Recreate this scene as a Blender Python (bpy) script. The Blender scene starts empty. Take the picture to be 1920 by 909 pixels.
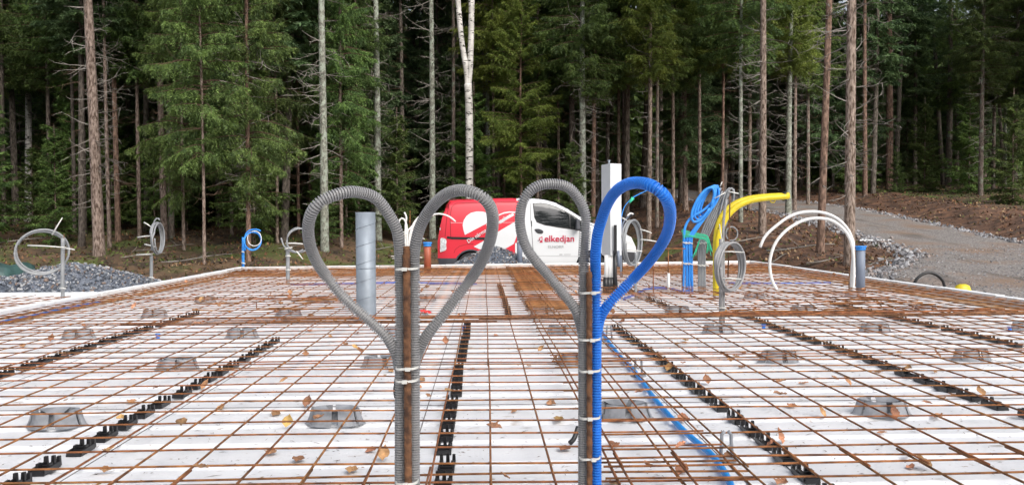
import bpy, bmesh, math, random
import numpy as np
from mathutils import Vector, Matrix
PI = math.pi; R = math.radians
random.seed(7)
scn = bpy.context.scene
col = scn.collection

# ------------------------------------------------------------------ camera, world, sun, exposure
F = 1500.0; CZ = 0.895
cam_d = bpy.data.cameras.new('camera'); cam = bpy.data.objects.new('camera', cam_d); col.objects.link(cam)
cam_d.sensor_width = 36; cam_d.lens = 36 * F / 1920; cam_d.clip_end = 2000; cam_d.clip_start = 0.05
cam.matrix_world = Matrix.Translation((0, 0, CZ)) @ Matrix.Rotation(R(-1.985), 4, 'Z') @ Matrix.Rotation(R(90 - 1.356), 4, 'X') @ Matrix.Rotation(R(-0.25), 4, 'Z')
scn.camera = cam
scn.render.resolution_x = 1024; scn.render.resolution_y = 484
cam_d.dof.use_dof = False

world = bpy.data.worlds.new('World'); scn.world = world; world.use_nodes = True
wn = world.node_tree
sky = wn.nodes.new('ShaderNodeTexSky'); sky.sky_type = 'NISHITA'; sky.sun_disc = False
SUN_EL, SUN_AZ = 40, 152          # soft overcast light, from behind the camera
sky.sun_elevation = R(SUN_EL); sky.sun_rotation = R(SUN_AZ)
sky.air_density = 1.0; sky.dust_density = 4.0; sky.ozone_density = 0.4
hsv = wn.nodes.new('ShaderNodeHueSaturation'); hsv.inputs['Saturation'].default_value = 0.45     # overcast: nearly colourless sky
wn.links.new(sky.outputs[0], hsv.inputs['Color']); wn.links.new(hsv.outputs[0], wn.nodes['Background'].inputs[0])
wn.nodes['Background'].inputs[1].default_value = 0.15
sd = bpy.data.lights.new('sun', 'SUN'); sd.energy = 1.0; sd.angle = R(45); sd.color = (1, 0.97, 0.93)
so = bpy.data.objects.new('sun', sd); col.objects.link(so)
so.rotation_euler = (R(90 - SUN_EL), 0, R(180 - SUN_AZ))
scn.view_settings.view_transform = 'Standard'; scn.view_settings.look = 'None'
scn.view_settings.gamma = 1; scn.view_settings.use_curve_mapping = False
scn.view_settings.exposure = 0.78
scn.cycles.max_bounces = 6; scn.cycles.diffuse_bounces = 4; scn.cycles.glossy_bounces = 2
scn.cycles.transmission_bounces = 3; scn.cycles.caustics_reflective = False; scn.cycles.caustics_refractive = False

# ------------------------------------------------------------------ picture -> place helpers (back-projection on real planes)
CM = cam.matrix_world.copy(); CO = CM.translation.copy()
def ray(px, py):
    return (CM.to_3x3() @ Vector(((px - 960) / F, -(py - 454.5) / F, -1))).normalized()
def P(px, py, z=0.0):
    d = ray(px, py); return CO + d * ((z - CO.z) / d.z)
def D(px, py, Y):
    d = ray(px, py); return CO + d * (Y / d.y)
def sm(a, b, t):
    t = min(1, max(0, (t - a) / (b - a))); return t * t * (3 - 2 * t)
G0 = -0.385
def T(x, y):
    a = sm(-5, -2.2, x); b = sm(4.6, 7.5, x)
    start = 15 * (1 - a) + 20.2 * a * (1 - b) + 11 * b * a
    slope = 0.10 * (1 - a) + 0.115 * a * (1 - b) + 0.09 * b * a
    d = y - start
    if d <= 0: return G0
    s = d * d / 2.4 if d < 1.2 else d - 0.6
    lim = 15 * (1 - b) * (1 - a) + 42 * (a * (1 - b) + b)
    if s > lim: s = lim + (s - lim) * 0.2
    return G0 + slope * s
def G(px, py):
    d = ray(px, py); t = 3.0
    for i in range(6000):
        p = CO + d * t
        if p.z <= T(p.x, p.y): return p
        t += 0.03
    return CO + d * t

# ------------------------------------------------------------------ materials
def mat(name, color, rough=0.7, var=0.15, scale=8, bump=0.0, bscale=None, metal=0.0, col2=None, detail=4, spec=None, stretch=None, lo=0.35, hi=0.65, rnd=0.0):
    m = bpy.data.materials.new(name); m.use_nodes = True
    n = m.node_tree.nodes; l = m.node_tree.links; b = n['Principled BSDF']
    b.inputs['Roughness'].default_value = rough; b.inputs['Metallic'].default_value = metal
    if spec is not None: b.inputs['Specular IOR Level'].default_value = spec
    tc = n.new('ShaderNodeTexCoord'); src = tc.outputs['Object']
    if stretch:
        mp = n.new('ShaderNodeMapping'); mp.inputs['Scale'].default_value = stretch; l.new(src, mp.inputs[0]); src = mp.outputs[0]
    nz = n.new('ShaderNodeTexNoise'); nz.inputs['Scale'].default_value = scale; nz.inputs['Detail'].default_value = detail
    l.new(src, nz.inputs['Vector'])
    cr = n.new('ShaderNodeValToRGB'); l.new(nz.outputs['Fac'], cr.inputs[0])
    c1 = [c * (1 - var) for c in color]; c2 = col2 or [min(1, c * (1 + var)) for c in color]
    cr.color_ramp.elements[0].position = lo; cr.color_ramp.elements[1].position = hi
    cr.color_ramp.elements[0].color = (*c1, 1); cr.color_ramp.elements[1].color = (*c2, 1)
    out = cr.outputs[0]
    if rnd:
        oi = n.new('ShaderNodeObjectInfo'); hs = n.new('ShaderNodeHueSaturation')
        mr = n.new('ShaderNodeMapRange'); mr.inputs['To Min'].default_value = 1 - rnd; mr.inputs['To Max'].default_value = 1 + rnd
        l.new(oi.outputs['Random'], mr.inputs[0]); l.new(mr.outputs[0], hs.inputs['Value']); l.new(out, hs.inputs['Color'])
        mh = n.new('ShaderNodeMapRange'); mh.inputs['To Min'].default_value = 0.5 - rnd * 0.05; mh.inputs['To Max'].default_value = 0.5 + rnd * 0.04
        ml = n.new('ShaderNodeMath'); ml.operation = 'MULTIPLY'; ml.inputs[1].default_value = 7.31
        fr = n.new('ShaderNodeMath'); fr.operation = 'FRACT'
        l.new(oi.outputs['Random'], ml.inputs[0]); l.new(ml.outputs[0], fr.inputs[0]); l.new(fr.outputs[0], mh.inputs[0]); l.new(mh.outputs[0], hs.inputs['Hue'])
        out = hs.outputs[0]
    l.new(out, b.inputs['Base Color'])
    if bump:
        nb = n.new('ShaderNodeTexNoise'); nb.inputs['Scale'].default_value = bscale or scale * 3; nb.inputs['Detail'].default_value = 5
        l.new(src, nb.inputs['Vector'])
        bp = n.new('ShaderNodeBump'); bp.inputs['Strength'].default_value = bump; bp.inputs['Distance'].default_value = 0.02
        l.new(nb.outputs['Fac'], bp.inputs['Height']); l.new(bp.outputs[0], b.inputs['Normal'])
    m['cr'] = 1
    return m
def overlay(m, color, scale, lo, hi, tex='noise', stretch=None, geo=None, detail=5):
    """mix another real surface colour (moss, dirt, lichen) over m's colour where a noise is high"""
    n = m.node_tree.nodes; l = m.node_tree.links; b = n['Principled BSDF']
    src = b.inputs['Base Color'].links[0].from_socket
    tc = n.new('ShaderNodeTexCoord'); v = tc.outputs['Object']
    if stretch:
        mp = n.new('ShaderNodeMapping'); mp.inputs['Scale'].default_value = stretch; l.new(v, mp.inputs[0]); v = mp.outputs[0]
    if tex == 'noise':
        t = n.new('ShaderNodeTexNoise'); t.inputs['Detail'].default_value = detail; o = t.outputs['Fac']
    else:
        t = n.new('ShaderNodeTexVoronoi'); o = t.outputs['Distance']
    t.inputs['Scale'].default_value = scale; l.new(v, t.inputs['Vector'])
    mr = n.new('ShaderNodeMapRange'); mr.inputs['From Min'].default_value = lo; mr.inputs['From Max'].default_value = hi
    l.new(o, mr.inputs[0]); fac = mr.outputs[0]
    mx = n.new('ShaderNodeMix'); mx.data_type = 'RGBA'
    l.new(fac, mx.inputs[0]); l.new(src, mx.inputs[6]); mx.inputs[7].default_value = (*color, 1)
    l.new(mx.outputs[2], b.inputs['Base Color'])
    return m
def islands(m, cols, keep=0.0, vlo=None, vhi=None):
    n = m.node_tree.nodes; l = m.node_tree.links; b = n['Principled BSDF']; g = n.new('ShaderNodeNewGeometry')
    if cols:
        cr = n.new('ShaderNodeValToRGB'); cr.color_ramp.interpolation = 'CONSTANT'; e = cr.color_ramp.elements
        while len(e) < len(cols): e.new(.5)
        for i, c in enumerate(cols): e[i].position = i / len(cols); e[i].color = (*c, 1)
        l.new(g.outputs['Random Per Island'], cr.inputs[0]); mx = n.new('ShaderNodeMix'); mx.data_type = 'RGBA'; mx.blend_type = 'MULTIPLY' ; mx.inputs[0].default_value = 1
        l.new(b.inputs['Base Color'].links[0].from_socket, mx.inputs[6]); l.new(cr.outputs[0], mx.inputs[7]); l.new(mx.outputs[2], b.inputs['Base Color'])
    else:
        hs = n.new('ShaderNodeHueSaturation'); mr = n.new('ShaderNodeMapRange'); mr.inputs['To Min'].default_value = vlo; mr.inputs['To Max'].default_value = vhi
        l.new(g.outputs['Random Per Island'], mr.inputs[0]); l.new(mr.outputs[0], hs.inputs['Value']); l.new(b.inputs['Base Color'].links[0].from_socket, hs.inputs['Color']); l.new(hs.outputs[0], b.inputs['Base Color'])
    return m
M = {}
M['foam'] = overlay(mat('foam', (0.72, 0.73, 0.75), 0.5, 0.05, 3, 0.25, 60), (0.30, 0.22, 0.15), 26, 0.665, 0.72, stretch=(1, 1.8, 1))
M['foam'] = overlay(M['foam'], (0.58, 0.60, 0.64), 1.7, 0.60, 0.85)
M['foam'] = overlay(M['foam'], (0.36, 0.31, 0.27), 5.5, 0.645, 0.76, stretch=(1, 2.2, 1))
M['edgefoam'] = overlay(mat('edge_foam', (0.76, 0.78, 0.80), 0.7, 0.04, 4, 0.2, 50), (0.45, 0.42, 0.40), 6, 0.6, 0.8)
M['rust'] = mat('rust', (0.17, 0.062, 0.020), 0.85, 0.5, 14, 0.3, 300, col2=(0.37, 0.15, 0.05), rnd=0.2)
M['rustdark'] = mat('dark_rust', (0.10, 0.045, 0.025), 0.85, 0.4, 40, 0.5, 400, col2=(0.22, 0.10, 0.045))
M['sand'] = overlay(mat('rusty_bed', (0.36, 0.18, 0.07), 0.9, 0.35, 4, 0.4, 40, col2=(0.46, 0.27, 0.13)), (0.62, 0.58, 0.54), 2.5, 0.53, 0.62)
M['board'] = mat('brown_board', (0.40, 0.19, 0.07), 0.85, 0.25, 6, 0.2, 40)
M['grey'] = mat('grey_plastic', (0.26, 0.26, 0.265), 0.45, 0.08, 12)
M['greyl'] = mat('light_grey_plastic', (0.24, 0.25, 0.26), 0.45, 0.08, 12)
M['bluepipe'] = mat('blue_plastic', (0.02, 0.19, 0.68), 0.4, 0.1, 10)
M['bluel'] = mat('light_blue_plastic', (0.03, 0.25, 0.72), 0.45, 0.1, 10)
M['cyan'] = mat('cyan_blue_plastic', (0.02, 0.28, 0.75), 0.45, 0.1, 10)
M['white'] = mat('white_plastic', (0.68, 0.68, 0.67), 0.4, 0.04, 10)
M['tie'] = mat('tie_plastic', (0.60, 0.60, 0.57), 0.4, 0.03, 10)
M['yellow'] = mat('yellow_plastic', (0.62, 0.48, 0.015), 0.42, 0.12, 8)
M['black'] = mat('black_plastic', (0.013, 0.013, 0.015), 0.4, 0.2, 20)
M['green'] = mat('green_wire', (0.03, 0.52, 0.30), 0.45, 0.1, 10)
M['slate'] = mat('slate_pipe', (0.16, 0.19, 0.25), 0.5, 0.08, 5)
M['brownpipe'] = mat('brown_pipe', (0.32, 0.08, 0.04), 0.5, 0.1, 5)
M['cup'] = mat('cup_plastic', (0.24, 0.25, 0.27), 0.6, 0.2, 20, 0.1, 60)
M['galv'] = mat('galvanised', (0.23, 0.265, 0.305), 0.5, 0.14, 7, 0.05, 30, metal=0.25)
M['leaf'] = mat('dry_leaf', (0.38, 0.20, 0.10), 0.7, 0.3, 30, 0.2, 60, rnd=0.35)
M['leafy'] = mat('yellow_leaf', (0.42, 0.26, 0.09), 0.7, 0.3, 30, 0.2, 60, rnd=0.3)
M['debris'] = mat('debris', (0.10, 0.06, 0.035), 0.8, 0.5, 10)
M['red'] = mat('red_paint', (0.60, 0.03, 0.05), 0.28, 0.03, 1)
M['redtext'] = mat('red_lettering', (0.48, 0.008, 0.05), 0.35, 0.02, 1)
M['vanwhite'] = mat('white_paint', (0.62, 0.64, 0.66), 0.25, 0.03, 1)
M['bumper'] = mat('bumper_plastic', (0.05, 0.053, 0.065), 0.55, 0.1, 10)
M['glass'] = mat('dark_glass', (0.012, 0.014, 0.016), 0.04, 0.05, 2, spec=0.9)
M['seam'] = mat('seam', (0.03, 0.03, 0.035), 0.6, 0.1, 4)
M['seamr'] = mat('seam_red', (0.16, 0.008, 0.012), 0.6, 0.1, 4)
M['tyre'] = mat('tyre', (0.018, 0.018, 0.02), 0.8, 0.2, 30)
M['rim'] = mat('rim', (0.45, 0.46, 0.48), 0.35, 0.08, 10, metal=0.6)
M['lamp'] = mat('lamp_lens', (0.62, 0.64, 0.66), 0.12, 0.25, 30)
M['greytext'] = mat('grey_lettering', (0.33, 0.34, 0.35), 0.5, 0.05, 4)
M['tarp'] = mat('green_tarp', (0.04, 0.085, 0.08), 0.5, 0.3, 5, 0.4, 12)
M['stone'] = islands(mat('stone', (0.42, 0.44, 0.47), 0.85, 0.3, 30, 0.3, 60, col2=(0.55, 0.56, 0.58), lo=0.4, hi=0.62), [(.22,.25,.30),(.42,.45,.50),(.30,.32,.36),(.75,.75,.75),(.5,.36,.28),(.18,.2,.23),(.9,.88,.85),(.35,.38,.44)])
M['stonel'] = islands(mat('pale_stone', (0.34, 0.34, 0.35), 0.85, 0.3, 15, 0.3, 60, col2=(0.45, 0.45, 0.46)), [(.5,.48,.48),(.8,.8,.82),(.65,.55,.5),(.4,.4,.42),(.95,.95,.95),(.6,.62,.66)])
M['ground'] = mat('forest_floor', (0.05, 0.032, 0.016), 0.95, 0.4, 1.6, 0.9, 9, col2=(0.13, 0.078, 0.04), detail=8)
overlay(M['ground'], (0.075, 0.095, 0.018), 0.55, 0.52, 0.62, detail=8)
overlay(M['ground'], (0.16, 0.10, 0.055), 7, 0.58, 0.7, detail=6)
M['road'] = overlay(overlay(mat('road_gravel', (0.12, 0.108, 0.10), 0.95, 0.5, 28, 1.0, 35, col2=(0.31, 0.285, 0.27), detail=8), (0.20, 0.135, 0.095), 0.7, 0.48, 0.66), (0.10, 0.085, 0.075), 1.3, 0.56, 0.68, stretch=(1.6, .25, 1))
M['soil'] = mat('red_soil', (0.06, 0.03, 0.018), 0.95, 0.5, 2.2, 0.9, 12, col2=(0.15, 0.075, 0.042), detail=9)
M['barkg'] = overlay(mat('grey_bark', (0.13, 0.10, 0.08), 0.95, 0.45, 6, 1.0, 16, col2=(0.24, 0.19, 0.16), stretch=(5, 5, 1.2), rnd=0.15), (0.22, 0.26, 0.20), 5, 0.54, 0.68)
M['barkl'] = overlay(mat('lichen_bark', (0.15, 0.15, 0.12), 0.95, 0.4, 9, 0.9, 16, col2=(0.30, 0.31, 0.26), stretch=(4, 4, 1.5), rnd=0.1), (0.30, 0.34, 0.28), 8, 0.5, 0.6)
M['barkp'] = mat('pine_bark', (0.13, 0.075, 0.052), 0.95, 0.5, 7, 1.0, 14, col2=(0.25, 0.16, 0.12), stretch=(3, 3, 1), rnd=0.1)
M['barkb'] = mat('brown_bark', (0.12, 0.075, 0.05), 0.95, 0.45, 7, 1.0, 14, col2=(0.31, 0.245, 0.205), stretch=(4, 4, 1.2), rnd=0.12)
M['barkd'] = mat('dim_bark', (0.075, 0.06, 0.048), 0.95, 0.4, 6, 0.8, 12, col2=(0.19, 0.16, 0.135), stretch=(4, 4, 1.2), rnd=0.25)
M['birch'] = overlay(mat('birch_bark', (0.52, 0.50, 0.47), 0.8, 0.2, 3, 0.4, 20, col2=(0.66, 0.64, 0.61)), (0.03, 0.027, 0.024), 3.2, 0.57, 0.62, stretch=(1.6, 1.6, 6))
M['twig'] = mat('twig', (0.20, 0.18, 0.155), 0.9, 0.35, 3, col2=(0.27, 0.25, 0.225), rnd=0.2)
M['twigb'] = mat('brown_twig', (0.09, 0.055, 0.035), 0.9, 0.3, 3)
def leafy(m):
    n = m.node_tree.nodes; l = m.node_tree.links; b = n['Principled BSDF']; t = n.new('ShaderNodeBsdfTranslucent'); mx = n.new('ShaderNodeMixShader'); mx.inputs[0].default_value = .38
    l.new(b.inputs['Base Color'].links[0].from_socket, t.inputs['Color']); l.new(b.outputs[0], mx.inputs[1]); l.new(t.outputs[0], mx.inputs[2]); l.new(mx.outputs[0], n['Material Output'].inputs[0]); return m
M['needle'] = leafy(islands(mat('spruce_needles', (0.095, 0.165, 0.052), 0.6, 0.3, 2.5, col2=(0.19, 0.285, 0.075), rnd=0.3), None, 0, .6, 1.45))
M['needleb'] = leafy(islands(mat('bright_needles', (0.15, 0.225, 0.042), 0.6, 0.3, 2.0, col2=(0.27, 0.33, 0.07), rnd=0.15), None, 0, .6, 1.4))
M['needled'] = leafy(islands(mat('deep_needles', (0.095, 0.165, 0.075), 0.7, 0.3, 2.0, col2=(0.165, 0.245, 0.10), rnd=0.3), None, 0, .6, 1.4))

# ------------------------------------------------------------------ builders
def tag(o, label=None, cat=None, group=None, kind=None):
    if label: o['label'] = label
    if cat: o['category'] = cat
    if group: o['group'] = group
    if kind: o['kind'] = kind
    return o
def empty(name, loc=(0, 0, 0), rz=0.0):
    o = bpy.data.objects.new(name, None); o.empty_display_size = 0.1; col.objects.link(o); o.location = loc; o.rotation_euler = (0, 0, rz); return o
def copy_tree(o, parent=None):
    c = o.copy(); col.objects.link(c)
    if parent: c.parent = parent
    for ch in list(o.children): copy_tree(ch, c)
    return c
class MB:
    def __init__(s): s.v = []; s.f = []; s.m = []; s.sm = []
    def add(s, vs, fs, mi=0, smooth=False):
        b = len(s.v); s.v += [tuple(v) for v in vs]; s.f += [tuple(b + i for i in f) for f in fs]; s.m += [mi] * len(fs); s.sm += [smooth] * len(fs); return s
    def box(s, c, sz, mi=0, rot=None, taper=1.0):
        x, y, z = sz[0] / 2, sz[1] / 2, sz[2] / 2
        vs = [Vector((a * x * (taper if d > 0 else 1), b * y * (taper if d > 0 else 1), d * z)) for d in (-1, 1) for a, b in ((-1, -1), (1, -1), (1, 1), (-1, 1))]
        if rot is not None: vs = [rot @ v for v in vs]
        return s.add([v + Vector(c) for v in vs], [(3, 2, 1, 0), (4, 5, 6, 7), (0, 1, 5, 4), (1, 2, 6, 5), (2, 3, 7, 6), (3, 0, 4, 7)], mi)
    def tube(s, pts, r, n=8, mi=0, cap=True, smooth=True, taper=None):
        pts = [Vector(p) for p in pts]; N = len(pts)
        rs = r if isinstance(r, (list, tuple, np.ndarray)) else [r] * N
        t = (pts[1] - pts[0]).normalized(); u = t.orthogonal().normalized()
        vs = []
        for i, p in enumerate(pts):
            t2 = (pts[min(i + 1, N - 1)] - pts[max(i - 1, 0)])
            t2 = t2.normalized() if t2.length > 1e-9 else t
            u = (u - t2 * u.dot(t2)); u = u.normalized() if u.length > 1e-6 else t2.orthogonal().normalized()
            w = t2.cross(u)
            for k in range(n):
                a = 2 * PI * k / n; vs.append(p + (u * math.cos(a) + w * math.sin(a)) * rs[i])
        fs = [(i * n + k, i * n + (k + 1) % n, (i + 1) * n + (k + 1) % n, (i + 1) * n + k) for i in range(N - 1) for k in range(n)]
        s.add(vs, fs, mi, smooth)
        if cap:
            b = len(s.v) - len(vs)
            s.f += [tuple(b + k for k in reversed(range(n))), tuple(b + (N - 1) * n + k for k in range(n))]; s.m += [mi] * 2; s.sm += [False] * 2
        return s
    def build(s, name, mats, parent=None, loc=None):
        me = bpy.data.meshes.new(name); me.from_pydata(s.v, [], s.f)
        for m in (mats if isinstance(mats, (list, tuple)) else [mats]): me.materials.append(m)
        me.polygons.foreach_set('material_index', s.m); me.polygons.foreach_set('use_smooth', s.sm); me.update()
        o = bpy.data.objects.new(name, me); col.objects.link(o)
        if parent: o.parent = parent
        if loc: o.location = loc
        return o
def np_mesh(name, V, mats, mi=None, parent=None, nper=3):
    """V: (n*nper,3) loose faces"""
    n = len(V) // nper; me = bpy.data.meshes.new(name)
    me.vertices.add(len(V)); me.vertices.foreach_set('co', V.astype(np.float32).ravel())
    me.loops.add(len(V)); me.loops.foreach_set('vertex_index', np.arange(len(V), dtype=np.int32))
    me.polygons.add(n); me.polygons.foreach_set('loop_start', np.arange(0, len(V), nper, dtype=np.int32))
    for m in mats: me.materials.append(m)
    if mi is not None: me.polygons.foreach_set('material_index', mi.astype(np.int32))
    me.update(calc_edges=True); return me
def mesh_obj(name, me, parent=None):
    o = bpy.data.objects.new(name, me); col.objects.link(o)
    if parent: o.parent = parent
    return o
def spline(pts, step):
    """Catmull-Rom through pts, resampled at a fixed step"""
    p = [Vector(q) for q in pts]; p = [p[0] * 2 - p[1]] + p + [p[-1] * 2 - p[-2]]
    dense = []
    for i in range(1, len(p) - 2):
        for k in range(16):
            t = k / 16; a, b, c, d = p[i - 1], p[i], p[i + 1], p[i + 2]
            dense.append(0.5 * ((2 * b) + (c - a) * t + (2 * a - 5 * b + 4 * c - d) * t * t + (3 * b - a - 3 * c + d) * t ** 3))
    dense.append(p[-2]); out = [dense[0]]; acc = 0
    for a, b in zip(dense, dense[1:]):
        L = (b - a).length
        while L > 0 and acc + L >= step:
            f = (step - acc) / L; a = a.lerp(b, f); out.append(a); L = (b - a).length; acc = 0
        acc += L
    return out
def ribbed(pts, r, pitch=0.0062, n=16):
    path = spline(pts, pitch / 2); P_ = []; rs = []
    for i in range(len(path) - 1):
        a, b = path[i], path[i + 1]; q = r * 1.03 if i % 2 == 0 else r * 0.72
        P_ += [a.lerp(b, .04), a.lerp(b, .90 if i % 2 else .96)] if i % 2 == 0 else [a.lerp(b, .12), a.lerp(b, .88)]; rs += [q, q]
    return MB().tube(P_, rs, n, smooth=False)
def smooth_sub(pts, k=1):
    return spline(pts, 0.02 if k == 1 else k)

# ------------------------------------------------------------------ terrain, road, slab
xs = np.concatenate([np.linspace(-400, -50, 15), np.linspace(-45, 50, 240), np.linspace(60, 400, 15)])
ys = np.concatenate([np.linspace(-300, -8, 12), np.linspace(-4, 10, 10), np.linspace(10.5, 62, 160), np.linspace(66, 500, 20)])
RL = [(5.9, -8), (5.9, 4), (5.9, 12.2), (7.4, 14.7), (9.6, 17.2), (10.6, 22.9), (11.0, 28.8), (10.3, 36), (9.2, 43), (6, 52), (0, 60)]
RR = [(40, -8), (30, 4), (18, 12), (13.6, 16.5), (13.4, 20), (14.2, 25), (14.9, 31), (14.4, 37), (13.0, 44), (9.5, 54), (3, 64)]
def bump(x, y):
    return 0.07 * math.sin(x * 1.3 + 0.7 * y) * math.sin(y * 1.1 - 0.5 * x) + 0.05 * math.sin(x * 3.1 + 1) * math.sin(y * 2.7) 
def border(L, y):
    for a, b in zip(L, L[1:]):
        if a[1] <= y <= b[1]: return a[0] + (b[0] - a[0]) * (y - a[1]) / (b[1] - a[1])
    return L[0][0] if y < L[0][1] else L[-1][0]
def TB(x, y):
    z = T(x, y)
    if y > 15 and (x < border(RL, y) - 0.6 or x > border(RR, y) + 0.5) and not (-3 < x < 6.5 and y < 20.5): z += max(-0.03, bump(x, y))
    if x > 12 and border(RR, y) < x < border(RR, y) + 40 and y > 13: z += 0.35 * sm(0.2, 2.2, x - border(RR, y))
    return z
mb = MB(); nx = len(xs)
mb.v = [(x, y, TB(x, y)) for y in ys for x in xs]
mb.f = [(j * nx + i, j * nx + i + 1, (j + 1) * nx + i + 1, (j + 1) * nx + i) for j in range(len(ys) - 1) for i in range(nx - 1)]
mb.m = []
for f in mb.f:
    x, y, _ = mb.v[f[0]]
    jx = x + 0.5 * math.sin(y * 2.1) + 0.4 * math.sin(y * 5.3 + x); jy = y + 0.7 * math.sin(x * 1.7)
    soil = (5.2 < jx < border(RL, y) + 1 and 11 < jy < 40) or (border(RR, y) - 1 < jx and jx < border(RR, y) + 3.8 and jy < 40)
    mb.m.append(1 if soil else 0)
mb.sm = [True] * len(mb.f)
tag(mb.build('ground', [M['ground'], M['soil']]), kind='structure')
mb = MB(); rows = []
yv = np.concatenate([np.linspace(-8, 10, 10), np.linspace(10.5, 60, 130)])
K = 14
for y in yv:
    a, b = border(RL, y), border(RR, y)
    if b < a + 1: b = a + 1
    a += 0.15 * math.sin(y * 3.7); b += 0.12 * math.sin(y * 4.1)
    rows.append([(a + (b - a) * k / K, y, T(a + (b - a) * k / K, y) + (0.045 if 0 < k < K else 0.0)) for k in range(K + 1)])
mb.v = [p for r in rows for p in r]
mb.f = [(j * (K + 1) + i, j * (K + 1) + i + 1, (j + 1) * (K + 1) + i + 1, (j + 1) * (K + 1) + i) for j in range(len(rows) - 1) for i in range(K)]
mb.m = [0] * len(mb.f); mb.sm = [True] * len(mb.f)
tag(mb.build('gravel_road', M['road']), kind='structure')

XL = P(0, 583, 0.10).x; XR = P(1920, 561, 0.10).x           # inner-top line of the edge boards
YFL = P(455, 501, 0.10).y; YFR = P(1395, 489, 0.10).y
YN = -1.2
print('slab', XL, XR, YFL, YFR)
def yfar(x): return YFL + (YFR - YFL) * (x - XL) / (XR - XL)
BED0 = 1.35
def slab_profile(y):
    t = (y % 0.3) / 0.3
    return 0.0 if t < 0.72 else (-0.009 if 0.78 < t < 0.94 else -0.001)
mb = MB()
ycut = []
y = YN
while y < YFL - BED0:
    ycut += [y, y + 0.215, y + 0.235, y + 0.282]; y += 0.3
ycut = [q for q in ycut if q < YFL - BED0] + [YFL - BED0]
zs = []
for i, q in enumerate(ycut): zs.append((0.0, 0.0, -0.012, -0.012)[i % 4] if i < len(ycut) - 1 else 0.0)
pv = []
for q, z in zip(ycut, zs): pv.append((q, z))
vs = []; 
for x in (XL, XR): vs += [(x, q, z) for q, z in pv]
n = len(pv)
mb.add(vs, [(i, i + 1, n + i + 1, n + i)[::-1] for i in range(n - 1)])
mb.box(((XL + XR) / 2, (YN + YFR) / 2, -0.2), (XR - XL, YFR - YN, 0.36))
tag(mb.build('foam_slab', M['foam']), kind='structure')
mb = MB()
for k in range(9):
    x = -.30 + 1.2 * (k - 4) + .02 * math.sin(k * 5)
    if XL < x < XR: mb.box((x, (YN + YFL - BED0) / 2, .0005), (.0045, YFL - BED0 - YN, .002))
for k in range(9):
    mb.box(((XL + XR) / 2, .35 + 1.8 * k - .012, .0012), (XR - XL, .005, .003)) if .35 + 1.8 * k < YFL - BED0 else None
tag(mb.build('foam_joints', mat('joint_shadow', (.16, .15, .15), .9, .3, 3)), kind='structure')
# bed of the edge beam, rust stained, along the far and the right rim
mb = MB(); mb.add([(XL, YFL - BED0, 0.006), (XR, YFL - BED0, 0.006), (XR, YFR, 0.006), (XL, YFL, 0.006)], [(0, 1, 2, 3)])
mb.add([(XR - 0.3, 7, 0.004), (XR, 7, 0.004), (XR, YFL - BED0, 0.004), (XR - 0.3, YFL - BED0, 0.004)], [(0, 1, 2, 3)])
mb.add([(XL, 7.5, 0.004), (XL + .2, 7.5, 0.004), (XL + .2, YFL - BED0, 0.004), (XL, YFL - BED0, 0.004)], [(0, 1, 2, 3)])
tag(mb.build('edge_beam_bed', M['sand']), kind='structure')

# brown boards lying in a row on the foam
bb = [(0.50, 1.20, 12.2, YFL - 1.0), (0.42, 0.95, 10.6, 11.6), (0.45, .92, 8.3, 9.0)]
for i, (x0, x1, y0, y1) in enumerate(bb):
    o = MB().box(((x0 + x1) / 2, (y0 + y1) / 2, 0.018), (x1 - x0, y1 - y0, 0.018)).build('brown_board', M['board'])
    tag(o, ['brown board lying on the foam at the far rim of the slab', 'long brown board on the foam, middle one of the row of three', 'short brown board on the foam, nearest of the row of three'][i], 'board', 'brown boards under the mesh')

# ------------------------------------------------------------------ edge boards
ORD = ['nearest', 'second', 'third', 'fourth', 'fifth', 'sixth', 'seventh', 'eighth', 'ninth', 'tenth', 'eleventh', 'twelfth', 'thirteenth', 'fourteenth', 'fifteenth', 'sixteenth', 'seventeenth', 'eighteenth', 'nineteenth', 'twentieth'] + ['far'] * 40
def edge_board(a, b, h, w, label, group):
    a = Vector((*a, 0)); b = Vector((*b, 0)); d = (b - a); L = d.length; d.normalize(); nrm = Vector((d.y, -d.x, 0))
    rot = Matrix((d, -nrm, Vector((0, 0, 1)))).transposed()
    m_ = MB(); c = (a + b) / 2
    m_.box((0, 0, h / 2 - 0.2), (L - 0.006, w, h + 0.4), 0)
    o = m_.build('edge_board', M['edgefoam']); o.matrix_world = Matrix.Translation(c) @ rot.to_4x4()
    md = o.modifiers.new('bevel', 'BEVEL'); md.width = 0.004; md.segments = 1
    tag(o, label, 'foam board', group)
y = YN
while y < YFL:
    edge_board((XL - 0.05, y), (XL - 0.05, min(y + 1.2, YFL + 0.1)), 0.10 + random.uniform(-.004, .004), 0.1, 'white foam edge board of the left rim, %s from the camera end' % ORD[int((y - YN) / 1.2 + .01)], 'edge boards of the left rim'); y += 1.2
y = YN
while y < YFR:
    edge_board((XR + 0.05, y), (XR + 0.05, min(y + 1.2, YFR + 0.1)), 0.10 + random.uniform(-.004, .004), 0.1, 'white foam edge board of the right rim, %s from the camera end' % ORD[int((y - YN) / 1.2 + .01)], 'edge boards of the right rim'); y += 1.2
nf = 8
for i in range(nf):
    xa = XL + (XR - XL) * i / nf; xb = XL + (XR - XL) * (i + 1) / nf
    edge_board((xa, yfar(xa) + 0.05), (xb, yfar(xb) + 0.05), 0.10 + random.uniform(-.004, .004), 0.1, 'white foam edge board of the far rim, %s from the left' % ORD[i].replace('nearest', 'first'), 'edge boards of the far rim')
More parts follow.
